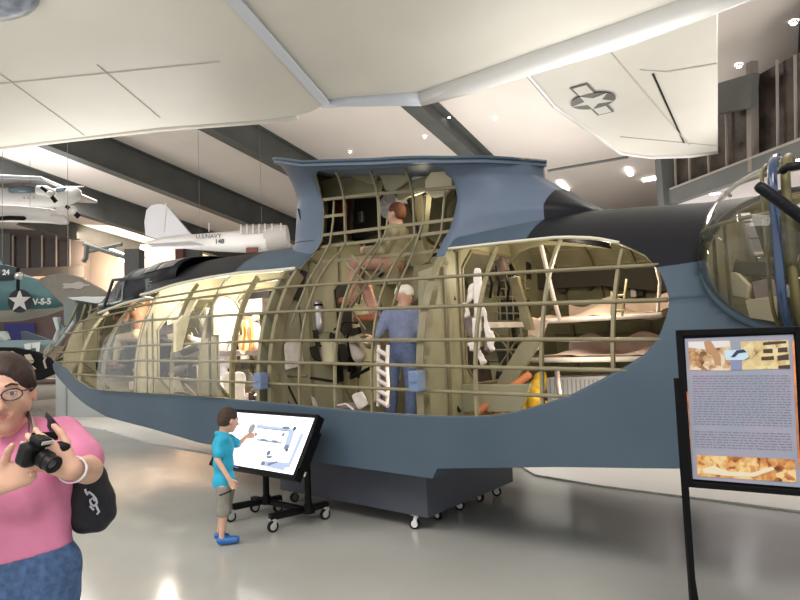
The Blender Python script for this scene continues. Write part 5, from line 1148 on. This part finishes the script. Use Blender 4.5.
t = thing('louvred_case', 'white finely slatted case on the floor under the bunks', 'case', atv(580,398,-.2)); wh2 = mat('case_white', (.72,.74,.80), .45)
pv_([(545,378),(600,376),(625,374),(600,392),(548,402)], -.15, .3, 'case_body', wh2, t)
for i in range(15): mb = MB(); x = 550+4.3*i; mb.bar(atv(x,379.5,-.14), atv(x+.8,400-i*.9,-.14), .006, .010); mb.build('slat', mat('slat_grey', (.42,.44,.50), .5), t)
tv([(557,371,.5),(558,385,.5),(560,398,.5)], .02, 'stanchion', grey_c, FB)
# lattice racks and doorway side
for i in range(6): tv([(492+i*6.6,276,-.5),(494+i*6.6,320,-.5)], .008, 'rack_rod', olive_l, FB)
for i in range(6): tv([(488,281+i*8,-.5),(530,280+i*8.4,-.5)], .008, 'rack_rod', olive_l, FB)
ps_([(488,322),(530,322),(530,327),(488,328)], .2, .05, 'rack_shelf', white_c, FB)
for a, b in (((492,328),(526,372)),((526,326),(496,372)),((490,350),(528,350)),((508,326),(508,372))): tv([(*a,-.45),(*b,-.45)], .012, 'rack_brace', olive_l, FB)
pv_([(508,278),(517,276),(533,330),(525,330)], .35, .05, 'slanting_frame', olive_l, FB)
pv_([(500,376),(518,346),(530,334),(541,338),(508,395),(497,404),(478,414),(484,405)], .45, .06, 'slanting_frame', MAT['olive_panel'], FB)
pv_([(452,388),(460,384),(498,385),(530,384),(520,412),(456,412)], .70, .04, 'door_sill_panel', MAT['olive_panel'], FB)
pv_([(462,362),(478,361),(482,383),(466,384)], .2, .2, 'junction_box', dkbrown, FB)
# hanging life vest beside the doorway
t = thing('life_vest', 'pinkish white life vest hanging beside the doorway right of the standing figure', 'life vest', atv(480,372,.75))
for n_, q in enumerate([((473,267),(480,268),(482,318),(473,320)), ((473,318),(482,316),(481,350),(474,352)), ((468,285),(474,282),(473,300),(465,304)), ((463,302),(469,302),(470,318),(466,318)), ((480,300),(485,312),(492,338),(486,340)), ((485,333),(493,330),(494,352),(489,352)), ((470,344),(480,350),(486,364),(481,367)), ((468,342),(477,340),(478,352),(471,352))]):
    cloth(quadgrid(*[atv(x, y, .8) for x, y in q], 3, 6), 'panel', white_c, t, th=.03, amp=.010, seed=n_)
cloth(quadgrid(atv(462,318,.76), atv(476,314,.76), atv(476,345,.76), atv(468,338,.76), 3, 4), 'vest_lining', grey_c, t); cloth(quadgrid(atv(484,335,.76), atv(493,337,.76), atv(488,352,.76), atv(484,352,.76), 3, 3), 'vest_lining', grey_c, t)
for a, b in (((462,345),(470,372)),((470,350),(482,356))): pv_([a, (a[0]+8,a[1]), b, (b[0]-8,b[1])], .1, .15, 'radio_box', dkbrown, FB)
# ---- middle compartment
mm = mat('olive_mid', (.24,.225,.13), .55, noise=.1)
def sp(pts, v, th, m=None, name='inner_panel'): return pv_(pts, v, th, name, m or MAT['olive_panel'], FB)
sp([(418,272),(446,262),(452,300),(450,380),(440,412),(419,412)], .72, .03)
sp([(424,276),(440,282),(428,310),(424,322)], .80, .02, mm)
tv([(431,290,.85),(436,330,.85),(441,375,.85),(451,412,.85)], .014, 'black_cable', black, FB); tv([(421,390,.95),(430,412,.95)], .014, 'black_cable', black, FB); tv([(444,268,.75),(455,300,.75)], .012, 'black_cable', black, FB); tv([(452,398,.78),(460,412,.78)], .014, 'black_cable', black, FB)
sp([(446,262),(455,262),(455,300),(447,412),(440,412),(450,330)], .70, .10, olive_d, 'dark_web')
sp([(392,262),(440,256),(442,272),(420,300),(398,300)], .1, .04); sp([(414,266),(440,262),(420,296),(405,310),(410,285)], .3, .03, olive_l, 'fabric_duct')
sp([(366,270),(395,254),(398,284),(362,285)], .35, .04, olive_l, 'seat_support')
for a, b in (((374,275),(380,268)),((379,277),(385,270))): tv([(*a,.37),(*b,.37)], .012, 'slot', black, FB)
# silver bottle, bucket, charts
t = thing('oxygen_bottle', 'silver gas bottle strapped upright in the middle compartment', 'gas bottle', atv(321,334,.55)); mb = MB(); c = atv(319,333,.55); up = (atv(316,296,.55)-c); l_ = up.length; q = up.to_track_quat('Z','X').to_matrix()
mb.lathe(c, [(0,0),(.03,.0),(.062,.05),(.066,.10),(.066,l_*.74),(.055,l_*.84),(.022,l_*.90),(.02,l_*.98),(0,l_)], q, 20); mb.build('cylinder', mat('bottle_silver', (.55,.54,.56), .3, metal=.7), t, smooth=True)
mb = MB(); mb.lathe(c+up*.74, [(.068,-.012),(.070,0),(.068,.012)], q, 20); mb.build('band', black, t)
t = thing('bucket', 'cream bucket hanging below the silver gas bottle', 'bucket', atv(329,361,.45)); mb = MB(); c = atv(329,362,.45); mb.lathe(c, [(0,0),(.085,0),(.105,.20),(.112,.23),(.108,.235),(.095,.20),(.08,.02)], None, 24); mb.build('pail', cream, t, smooth=True, auto=40); mb = MB(); mb.tube([c+Vector((.11*math.cos(a),.02,.23+.10*math.sin(a))) for a in [PI*i/10 for i in range(11)]], .006, 5); mb.build('handle', steel, t)
def sheet(pts, s, label, nm='chart'):
    rows = quadgrid(*[ats(x, y, s) for x, y in pts], 5, 6); o = cloth(rows, nm, paper, None, th=.004, amp=.006, seed=len(label)); tag(o, label, 'paper'); return o
sheet([(284,343),(301,338),(304,365),(285,371)], -1.80, 'pinned white chart with a curved black edge on the olive bulkhead panel')
tv([(284,343,1.0),(282,352,1.0),(285,364,1.0)], .006, 'chart_edge', black, FB)
sheet([(311,394),(316,400),(320,411),(314,411)], -1.74, 'narrow white paper low on the olive bulkhead')
o = cloth(quadgrid(atv(351,394,.6), atv(362,391,.6), atv(368,403,.6), atv(358,411,.6), 4, 4), 'loose_sheet', white_c, None, seed=9); tag(o, 'crumpled white sheet on the cabin floor left of the rope ladder', 'paper')
t = thing('flight_bag', 'mauve-grey soft bag with pale straps on the cabin floor', 'bag', atv(346,412,.6)); S = SDF(.012); S.cone(atv(338,409,.5), atv(357,408,.5), .06, .06, .04); S.build('bag_body', grey_c, t); tv([(337,406,.62),(346,404,.62),(354,410,.62)], .012, 'strap', white_c, t)
for pts, v in (([(325,285),(332,284),(341,384),(334,384)], .25),([(358,320),(372,318),(378,345),(366,345)], .1)): sp(pts, v, .05, olive_l, 'upright_post')
sp([(337,326),(341,330),(352,372),(345,372)], .15, .1, black, 'cable_trunk')
t = thing('seat_cushion', 'pinkish cream padded seat with a rounded bottom in the middle compartment', 'seat', atv(356,362,0)); S = SDF(.014); S.cone(atv(352,345,0), atv(357,356,0), .085, .09, .04); S.build('cushion', pinkw, t); pv_([(348,337),(360,336),(361,342),(349,343)], .1, .12, 'seat_back', cream, t)
sp([(345,330),(358,327),(358,333),(346,336)], .1, .1, dkbrown, 'instrument_box'); sp([(325,366),(338,364),(339,382),(328,382)], .35, .08, black, 'pump')
tv([(262,374,1.0),(292,376,1.0),(307,376,1.0)], .014, 'control_rod', olive_d, FB); tv([(311,378,1.0),(338,382,1.0)], .014, 'control_rod', black, FB); tv([(351,378,.5),(370,368,.5)], .018, 'control_rod', black, FB)
for a, b in (((286,385),(289,405)),((288,385),(298,406))): tv([(*a,1.0),(*b,1.0)], .010, 'black_cable', black, FB)
tv([(298,300,.9),(301,325,.9),(302,345,.9)], .006, 'panel_groove', black, FB); tv([(355,297,.3),(352,310,.3),(366,330,.3)], .012, 'pipe', olive_l, FB)
# rope ladder
t = thing('rope_ladder', 'white rope-and-slat ladder hanging beside the left leg of the standing figure', 'ladder', atv(384,405,.75))
for dx in (0, 9): tv([(379+dx,345,.75),(378+dx,365,.75),(379+dx,385,.75),(378+dx,406,.75)], .018, 'rope', white_c, t)
for i in range(6): tv([(378,350+10*i,.76),(388,356+10*i,.76)], .022, 'slat', pinkw if i % 2 else white_c, t)
for i in range(5): pv_([(381,350+11*i),(386,352+11*i),(386,359+11*i),(381,357+11*i)], .72, .03, 'cloth_fold', grey_c, t)
# ---- pylon contents
ps = lambda pts, v, th, m, name='pylon_panel': pv_(pts, v, th, name, m, FB)
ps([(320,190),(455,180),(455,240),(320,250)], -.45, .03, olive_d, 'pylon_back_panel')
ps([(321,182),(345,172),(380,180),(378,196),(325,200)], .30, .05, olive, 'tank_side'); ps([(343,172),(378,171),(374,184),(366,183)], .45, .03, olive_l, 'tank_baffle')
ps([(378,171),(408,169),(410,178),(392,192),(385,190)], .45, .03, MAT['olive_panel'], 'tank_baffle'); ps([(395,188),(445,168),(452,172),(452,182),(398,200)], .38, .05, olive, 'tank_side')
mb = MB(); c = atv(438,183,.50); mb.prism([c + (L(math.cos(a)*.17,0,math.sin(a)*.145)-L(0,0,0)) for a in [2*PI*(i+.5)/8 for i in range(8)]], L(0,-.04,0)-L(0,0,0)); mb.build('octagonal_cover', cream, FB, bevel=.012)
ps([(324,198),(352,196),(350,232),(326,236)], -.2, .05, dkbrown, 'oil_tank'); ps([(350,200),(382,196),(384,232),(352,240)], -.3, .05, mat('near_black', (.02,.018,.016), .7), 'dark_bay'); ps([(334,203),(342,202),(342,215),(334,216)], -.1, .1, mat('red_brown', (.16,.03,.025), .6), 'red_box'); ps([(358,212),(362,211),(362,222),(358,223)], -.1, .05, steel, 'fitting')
t = thing('ventilating_disc', 'pale round panel with crossed ribs behind the head of the figure in the pylon', 'panel', atv(388,216,.0)); M = Matrix((Vector((CA,-SA,0)), Vector((0,0,1)), Vector((-SA,-CA,0)))).transposed(); mb = MB(); mb.lathe(atv(389,206,.02), [(0,-.01),(.135,-.01),(.14,.01),(0,.012)], M, 28); mb.build('disc', mat('disc_blue_grey', (.42,.44,.46), .5), t)
for a in (0, PI/4, PI/2, 3*PI/4): c = atv(389,206,.04); d = (L(math.cos(a),0,math.sin(a))-L(0,0,0))*.13; mb = MB(); mb.bar(c-d, c+d, .012, .012); mb.build('rib', pinkw, t)
ps([(395,198),(404,197),(405,203),(396,204)], .1, .06, white_c, 'white_pad')
ps([(411,197),(422,195),(426,222),(418,224)], .1, .06, olive_l, 'air_duct'); ps([(424,195),(432,194),(428,232),(420,234)], .15, .06, mm, 'rudder_post'); tv([(408,200,.2),(416,224,.2),(420,240,.2)], .014, 'black_hose', black, FB)
ps([(405,236),(420,233),(428,262),(415,268),(402,262)], .2, .1, mm, 'duct_bend')
# ---- forward compartments, brightly lit
sp2 = lambda pts, v, th, m, name='inner_panel': pv_(pts, v, th, name, m, FB)
sp2([(203,262),(240,270),(262,274),(258,310),(250,330),(205,330)], -.75, .03, cream)
mb = MB(); c = L(-2.98, .05, 0); a_ = []; q0 = ats(222,305,-2.98)
rr = [ats(x, y, -2.98) for x, y in [(212,335),(212,315),(213,305),(217,298),(223,295),(230,297),(236,302),(240,310),(241,335)]]; mb.prism(rr, L(-.02,0,0)-L(0,0,0)); mb.build('arched_door', cream, FB, bevel=.005); mb = MB(); mb.tube(rr, .02, 6); mb.build('arched_door_rim', olive_l, FB, smooth=True)
sp2([(166,300),(196,285),(200,275),(207,276),(196,300),(185,320),(176,345),(168,345)], .2, .04, cream); sp2([(152,300),(166,296),(170,318),(152,322)], -.2, .04, white_c); sp2([(120,320),(140,300),(150,300),(150,320),(130,345),(118,350)], -.1, .04, cream)
sp2([(95,335),(110,325),(122,332),(124,362),(104,364)], .0, .05, white_c, 'white_panel'); sp2([(84,330),(96,322),(102,322),(98,352),(84,356)], .3, .04, MAT['olive_panel'])
sp2([(128,340),(150,335),(170,342),(168,358),(128,358)], .3, .25, black, 'instrument_panel'); sp2([(150,330),(178,322),(180,330),(152,338)], .4, .05, grey_c, 'chart_table')
mb = MB(); c = atv(155,356,.55); mb.tube([c+(L(.16*math.cos(a),.03*math.sin(a),.16*math.sin(a))-L(0,0,0)) for a in [2*PI*i/24 for i in range(25)]], .014, 6, cap=False); mb.build('control_wheel', black, FB, smooth=True)
sp2([(108,364),(170,360),(228,362),(228,377),(108,377)], .1, .05, dkbrown, 'floor_boxes'); 
for i in range(5): S = SDF(.014); S.ell(atv(120+i*20,366+(i%2)*4,.3), (.11,.09,.06), .03); S.build('kit_bundle', (grey_c, canvas, MAT['olive_panel'])[i%3], FB)
tag(pv_([(150,379),(172,377),(178,392),(152,394)], .5, .1, 'storage_box', cream), 'cream storage box on the cabin floor behind the acrylic panel', 'box')
tag(tv([(184,352,.7),(192,349,.7),(201,346,.7)], .055, 'flare_tube', mat('tube_dark', (.05,.045,.05), .35), n=16), 'dark steel tube lying on the table in front of the seated figure', 'tube')
ps_([(176,324),(184,315),(190,318),(182,350),(176,352)], -3.2, .06, 'door_frame', cream, FB)
sp2([(170,352),(262,350),(262,355),(170,358)], .55, .35, grey_c, 'navigators_table')
t = thing('life_vest', 'cream life vest with orange straps beside the seated figure in the forward cabin', 'life vest', atv(250,352,.5)); S = SDF(.012); S.cone(atv(243,326,.5), atv(246,348,.5), .07, .09, .05); S.cone(atv(255,328,.45), atv(257,345,.45), .07, .08, .05); S.build('vest_body', mat('vest_cream', (.72,.55,.38), .8, noise=.1, nscale=12), t, None, lambda X, Y, Z: .004*np.sin(X*60+Z*30))
og = mat('strap_orange', (.75,.33,.05), .6)
for x in (244,251): tv([(x,322,.62),(x+1,335,.64),(x-1,350,.62)], .018, 'strap', og, t)
# loose gear
for (x, y, v, r), m_, lb in [((100,313,.2,.07), dkbrown, 'dark helmet-shaped bundle high in the bow'), ((118,345,.35,.06), white_c, 'white bundle behind the bow ribs'), ((163,312,.1,.05), dkbrown, 'small dark instrument housing near the cream panels')]:
    S = SDF(.012); S.ell(atv(x, y, v), (r*1.2,r,r), .02); S.ell(atv(x+3, y+3, v), (r*.8,r*.9,r*.7), .03); tag(S.build('gear_bundle', m_, None), lb, 'bundle')
# cabin lamps
def clamp_(s, v, z, e, col=(1,.86,.62), r=.07):
    l = bpy.data.lights.new('cabin_lamp', 'POINT'); l.energy = e; l.color = col; l.shadow_soft_size = r; o = bpy.data.objects.new('cabin_lamp', l); COL.objects.link(o); o.location = L(s, v, z)
clamp_(-5.6,.2,2.2, 60, (1,.92,.78)); clamp_(-3.8,.35,2.25, 100, (1,.92,.80)); clamp_(-2.5,.55,2.1, 75, (1,.90,.76)); clamp_(-3.4,.6,1.1, 32, (1,.92,.8)); clamp_(-1.2,.0,2.3, 9); clamp_(-.4,.75,1.2, 5); clamp_(.45,.3,2.2, 9); clamp_(1.3,.45,2.15, 22); clamp_(1.0,.5,1.15, 6); clamp_(-.6,.3,3.0, 3); clamp_(2.7,.1,2.2, 5)
# ---- mannequins
def A(x, y, v): return atv(x, y, v)
NV = Vector((-SA,-CA,0)); TS = Vector((CA,-SA,0))
c_ = dict(shirt=mat('shirt_chambray', (.17,.20,.33), .8, noise=.08, nscale=30), trousers=mat('dungarees_blue', (.07,.10,.20), .85, noise=.12, nscale=30), shoe=black, hair=mat('cap_white', (.78,.74,.68), .7))
P = dict(head=A(404.5,297,.35), sh=A(402,311,.35), pel=A(402,350,.35), sho=[A(387,315,.42), A(416,315,.30)], elb=[A(381,328,.50), A(421,330,.30)], wri=[A(375,338,.62), A(420,345,.25)], hdir=[tuple(A(370,340,.68)-A(375,338,.62)), (0,0,-1)],
    hip=[A(393,354,.38), A(409,354,.33)], kne=[A(392,384,.40), A(411,384,.34)], ank=[A(391,421,.38), A(411,421,.33)], toe=[A(389,424,.30), A(411,424,.22)])
P['hem'] = A(402,343,.35).z; P['waist'] = A(402,332,.35).z
hs_fwd = tuple(-NV - TS*.3)
person('person', 'standing figure in a blue work shirt and white cap, back turned, in the cabin', P, c_, sc=.95, h=.012, fwd=hs_fwd, w_=.95, hair='cap', base=Vector((A(402,420,.35).x, A(402,420,.35).y, FZ)), fold=.004)
c2_ = dict(shirt=mat('jacket_olive', (.33,.29,.18), .85, noise=.1, nscale=14), trousers=salmon, shoe=boot, hair=mat('hair_auburn', (.16,.06,.03), .8, noise=.2, nscale=30))
P = dict(head=A(396,214,.30), sh=A(398,230,.28), pel=A(392,262,.28), sho=[A(392,234,.44), A(404,234,.12)], elb=[A(382,250,.50), A(408,250,.05)], wri=[A(366,250,.45), A(388,258,.0)],
    hip=[A(386,262,.38), A(392,264,.20)], kne=[A(356,262,.42), A(362,276,.25)], ank=[A(352,299,.42), A(374,314,.25)], toe=[A(342,301,.40), A(357,319,.22)])
person('person', 'seated figure in salmon trousers and brown boots with auburn hair, up inside the pylon', P, c2_, sc=.95, h=.012, fwd=tuple(-TS+NV*.2), hair='short', base=Vector(A(392,268,.28)), fold=.005)
c3_ = dict(shirt=mat('shirt_white', (.82,.79,.72), .85, noise=.05, nscale=12), trousers=mat('trousers_lavender', (.62,.60,.68), .85), shoe=boot, hair=mat('cap_pale', (.74,.68,.55), .7))
P = dict(head=A(218,313,.25), sh=A(219,326,.25), pel=A(226,357,.30), sho=[A(208,330,.38), A(230,330,.12)], elb=[A(204,344,.52), A(222,350,.45)], wri=[A(193,339,.56), A(208,355,.60)],
    hip=[A(222,358,.38), A(230,359,.22)], kne=[A(208,366,.50), A(222,368,.40)], ank=[A(211,394,.5), A(226,396,.4)], toe=[A(203,397,.5), A(218,399,.4)])
person('person', 'seated figure in a white shirt and pale trousers at the table of the forward cabin', P, c3_, sc=.92, h=.012, fwd=tuple(-TS+NV*.35), hair='cap', base=Vector(A(226,362,.3)), fold=.004)
c4_ = dict(shirt=mat('flying_jacket', (.22,.10,.05), .7, noise=.2, nscale=10), trousers=mat('khaki', (.45,.36,.22), .85), shoe=boot, hair=mat('leather_helmet', (.34,.15,.06), .6, noise=.15, nscale=12))
P = dict(head=A(136,289,.25), sh=A(139,302,.25), pel=A(142,335,.25), sho=[A(132,305,.38), A(146,305,.12)], elb=[A(126,320,.42), A(142,320,.05)], wri=[A(116,318,.42), A(128,318,.05)],
    hip=[A(138,336,.34), A(144,337,.16)], kne=[A(120,338,.38), A(126,338,.16)], ank=[A(116,362,.38), A(122,362,.16)], toe=[A(110,364,.38), A(116,364,.16)])
person('person', 'pilot figure in a tan leather helmet at the cockpit side window', P, c4_, sc=.92, h=.014, fwd=tuple(-TS), hfwd=tuple(-TS+NV*.5), hair='helmet', base=Vector(A(142,345,.25)), fold=.004)
P2 = {k: ([Vector(q)+(L(-.75,-.55,.02)-L(0,0,0)) for q in p] if isinstance(p, list) else Vector(p)+(L(-.75,-.55,.02)-L(0,0,0))) for k, p in P.items()}
c5_ = dict(c4_); c5_['shirt'] = mat('jacket_rust', (.40,.09,.04), .7, noise=.1, nscale=10)
person('person', 'second pilot figure in a rust-red jacket, farther inside the cockpit', P2, c5_, sc=.92, h=.014, fwd=tuple(-TS), hair='helmet', base=Vector(A(142,345,.25))+(L(-.75,-.55,.02)-L(0,0,0)), fold=.004)
cloth(quadgrid(A(222,372,.75), A(244,372,.75), A(246,401,.8), A(224,402,.8), 6, 6), 'hanging_cloth', white_c, None, amp=.02, seed=2); tag(bpy.data.objects['hanging_cloth'], 'bright white cloth hanging low in the forward cabin, left of the blue clamp', 'cloth')

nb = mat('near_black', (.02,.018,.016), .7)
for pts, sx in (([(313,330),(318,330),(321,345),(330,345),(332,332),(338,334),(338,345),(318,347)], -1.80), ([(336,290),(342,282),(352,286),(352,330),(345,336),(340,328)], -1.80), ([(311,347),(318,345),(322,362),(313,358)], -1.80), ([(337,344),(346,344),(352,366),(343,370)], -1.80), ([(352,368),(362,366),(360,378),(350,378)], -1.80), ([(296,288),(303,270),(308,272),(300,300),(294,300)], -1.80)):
    ps_(pts, sx, .03, 'shade_plate', nb, FB)  # flat near-black plates painting the deep shade between the cabin parts
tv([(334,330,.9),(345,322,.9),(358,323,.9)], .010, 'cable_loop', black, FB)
for pts, v in (([(366,300),(378,298),(384,330),(372,330)], -.3), ([(378,262),(398,258),(396,284),(380,286)], -.4), ([(418,255),(436,252),(434,262),(420,264)], .0)): pv_(pts, v, .05, 'shade_plate', nb, FB)
for pts, v in (([(503,262),(520,256),(528,264),(528,280),(510,282)], -.6), ([(494,262),(502,256),(506,270),(497,276)], .2), ([(498,300),(512,300),(512,320),(498,320)], -.55), ([(514,300),(526,300),(528,318),(514,318)], -.55), ([(460,345),(472,342),(476,368),(464,372)], .35), ([(494,342),(510,338),(520,360),(500,368)], -.55)): pv_(pts, v, .08, 'shade_block', nb if v < 0 else dkbrown, FB)  # dark blocks, here and below, added to paint deeper shade in the cabin
for k in range(4): pv_([(496+8*k,372),(502+8*k,372),(501+8*k,381),(495+8*k,381)], .0, .1, 'shade_block', nb, FB)
pv_([(250,272),(262,270),(272,274),(268,300),(255,312),(246,300)], -.5, .05, 'shade_plate', nb, FB)
pv_([(240,300),(262,298),(262,312),(242,316)], -.2, .2, 'radio_rack', grey_c, FB)
for x in (222,228,234): tv([(x,283,-.4),(x,296,-.4)], .01, 'rack_post', white_c, FB)
tv([(218,282,-.4),(240,280,-.4)], .012, 'rack_post', white_c, FB)
for i, (x, y) in enumerate([(112,352),(126,350),(140,362),(158,362),(176,366),(196,368),(214,366)]): pv_([(x,y),(x+12,y-2),(x+13,y+10),(x+1,y+11)], .35-.1*(i%3), .15, 'equipment_box', (nb, grey_c, dkbrown)[i%3], FB)
pv_([(118,334),(140,330),(160,338),(158,356),(120,362)], .15, .3, 'pilot_seat', mat('seat_grey', (.12,.12,.13), .6), FB)
tv([(84,362,.75),(96,372,.8),(108,388,.9)], .03, 'keel_member', olive_d, FB)
pv_([(84,364),(98,362),(106,372),(106,388),(92,382)], .5, .05, 'shade_plate', nb, FB)
# inside the blister compartment
pv_([(712,275),(735,272),(748,285),(745,298),(715,292)], .35, .2, 'gun_deck', cream, FB); pv_([(703,262),(716,262),(716,290),(704,288)], .5, .1, 'shade_plate', nb, FB)
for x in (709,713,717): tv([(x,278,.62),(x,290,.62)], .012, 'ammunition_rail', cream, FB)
pv_([(728,262),(770,262),(772,274),(730,276)], .1, .1, 'shade_plate', nb, FB); pv_([(752,282),(770,278),(774,300),(756,304)], .2, .2, 'kit_box', grey_c, FB); pv_([(745,300),(775,296),(776,322),(750,318)], .3, .1, 'kit_box', cream, FB)
pv_([(712,215),(722,205),(726,262),(712,262)], .3, .08, 'shade_plate', dkbrown, FB)  # the flat dark plates here paint shade inside the blister

# small fittings along the far side of the cabins
def fittings(n, s0, s1, v0, v1, z0, z1, mats_, seed, r0=.04, r1=.12):
    rn = random.Random(seed)
    for i in range(n):
        s_, v_, z_ = rn.uniform(s0, s1), rn.uniform(v0, v1), rn.uniform(z0, z1); v_ = -min(-v_, HV(s_, z_)-.10) if v_ < 0 else v_; m_ = rn.choice(mats_); k = rn.random(); mb = MB()
        if k < .55: mb.box(L(s_, v_, z_), (rn.uniform(r0, r1)*1.6, rn.uniform(r0, r1), rn.uniform(r0, r1)*1.6), rz=-R(39)+rn.choice((0,0,.3))); mb.build('cabin_fitting', m_, FB, bevel=.006)
        elif k < .8: mb.tube([L(s_, v_, z_), L(s_+rn.uniform(-.3,.3), v_, z_+rn.uniform(-.3,.3)), L(s_+rn.uniform(-.4,.4), v_+.05, min(z1, z_+rn.uniform(-.4,.4)))], rn.uniform(.008,.018), 6); mb.build('cabin_pipe', m_, FB, smooth=True)
        else: M = Matrix((Vector((CA,-SA,0)), Vector((0,0,1)), NV)).transposed(); r = rn.uniform(r0, r1)*.8; mb.lathe(L(s_, v_, z_), [(0,.03),(r*.8,.03),(r,.01),(r,-.03),(0,-.03)], M, 16); mb.build('cabin_dial', m_, FB)
fittings(46, -6.6, -2.2, -1.1, -.55, 1.3, 2.5, [white_c, cream, white_c, nb, dkbrown, MAT['olive_panel'], grey_c], 11)
fittings(26, -6.2, -2.2, -.3, .6, .85, 1.35, [nb, dkbrown, grey_c, nb, canvas, white_c], 12, .06, .15)
fittings(16, -4.4, -3.2, -.2, .5, 1.5, 2.2, [white_c, nb, cream, grey_c], 13, .03, .07)
fittings(18, -1.7, -.1, -1.0, -.4, .9, 2.4, [nb, dkbrown, olive_d, cream, steel], 14, .04, .11)
fittings(14, -8.0, -6.7, -.6, .2, 1.5, 2.2, [white_c, nb, olive_d, cream], 15, .03, .09)
fittings(8, .3, 1.8, -1.15, -.9, 1.9, 2.4, [dkbrown, nb, pinkw], 16, .03, .08)
fittings(12, 2.2, 3.2, -.7, .2, 1.5, 2.3, [nb, dkbrown, cream, grey_c, steel], 17, .04, .09)
for x, y in ((488,268),(496,266),(505,272)): tv([(x,y,.3),(x+4,y+16,.3),(x+2,y+30,.3)], .012, 'cable_loop', black, FB)
# ------------------------------------------------------------------ render look
w = bpy.data.worlds.new('world'); SC.world = w; w.use_nodes = True
bg = w.node_tree.nodes['Background']; bg.inputs[0].default_value = (0.95, 0.93, 0.90, 1); bg.inputs[1].default_value = 1.08
SC.view_settings.view_transform = 'Standard'; SC.view_settings.look = 'None'; SC.view_settings.gamma = 1; SC.view_settings.exposure = 0
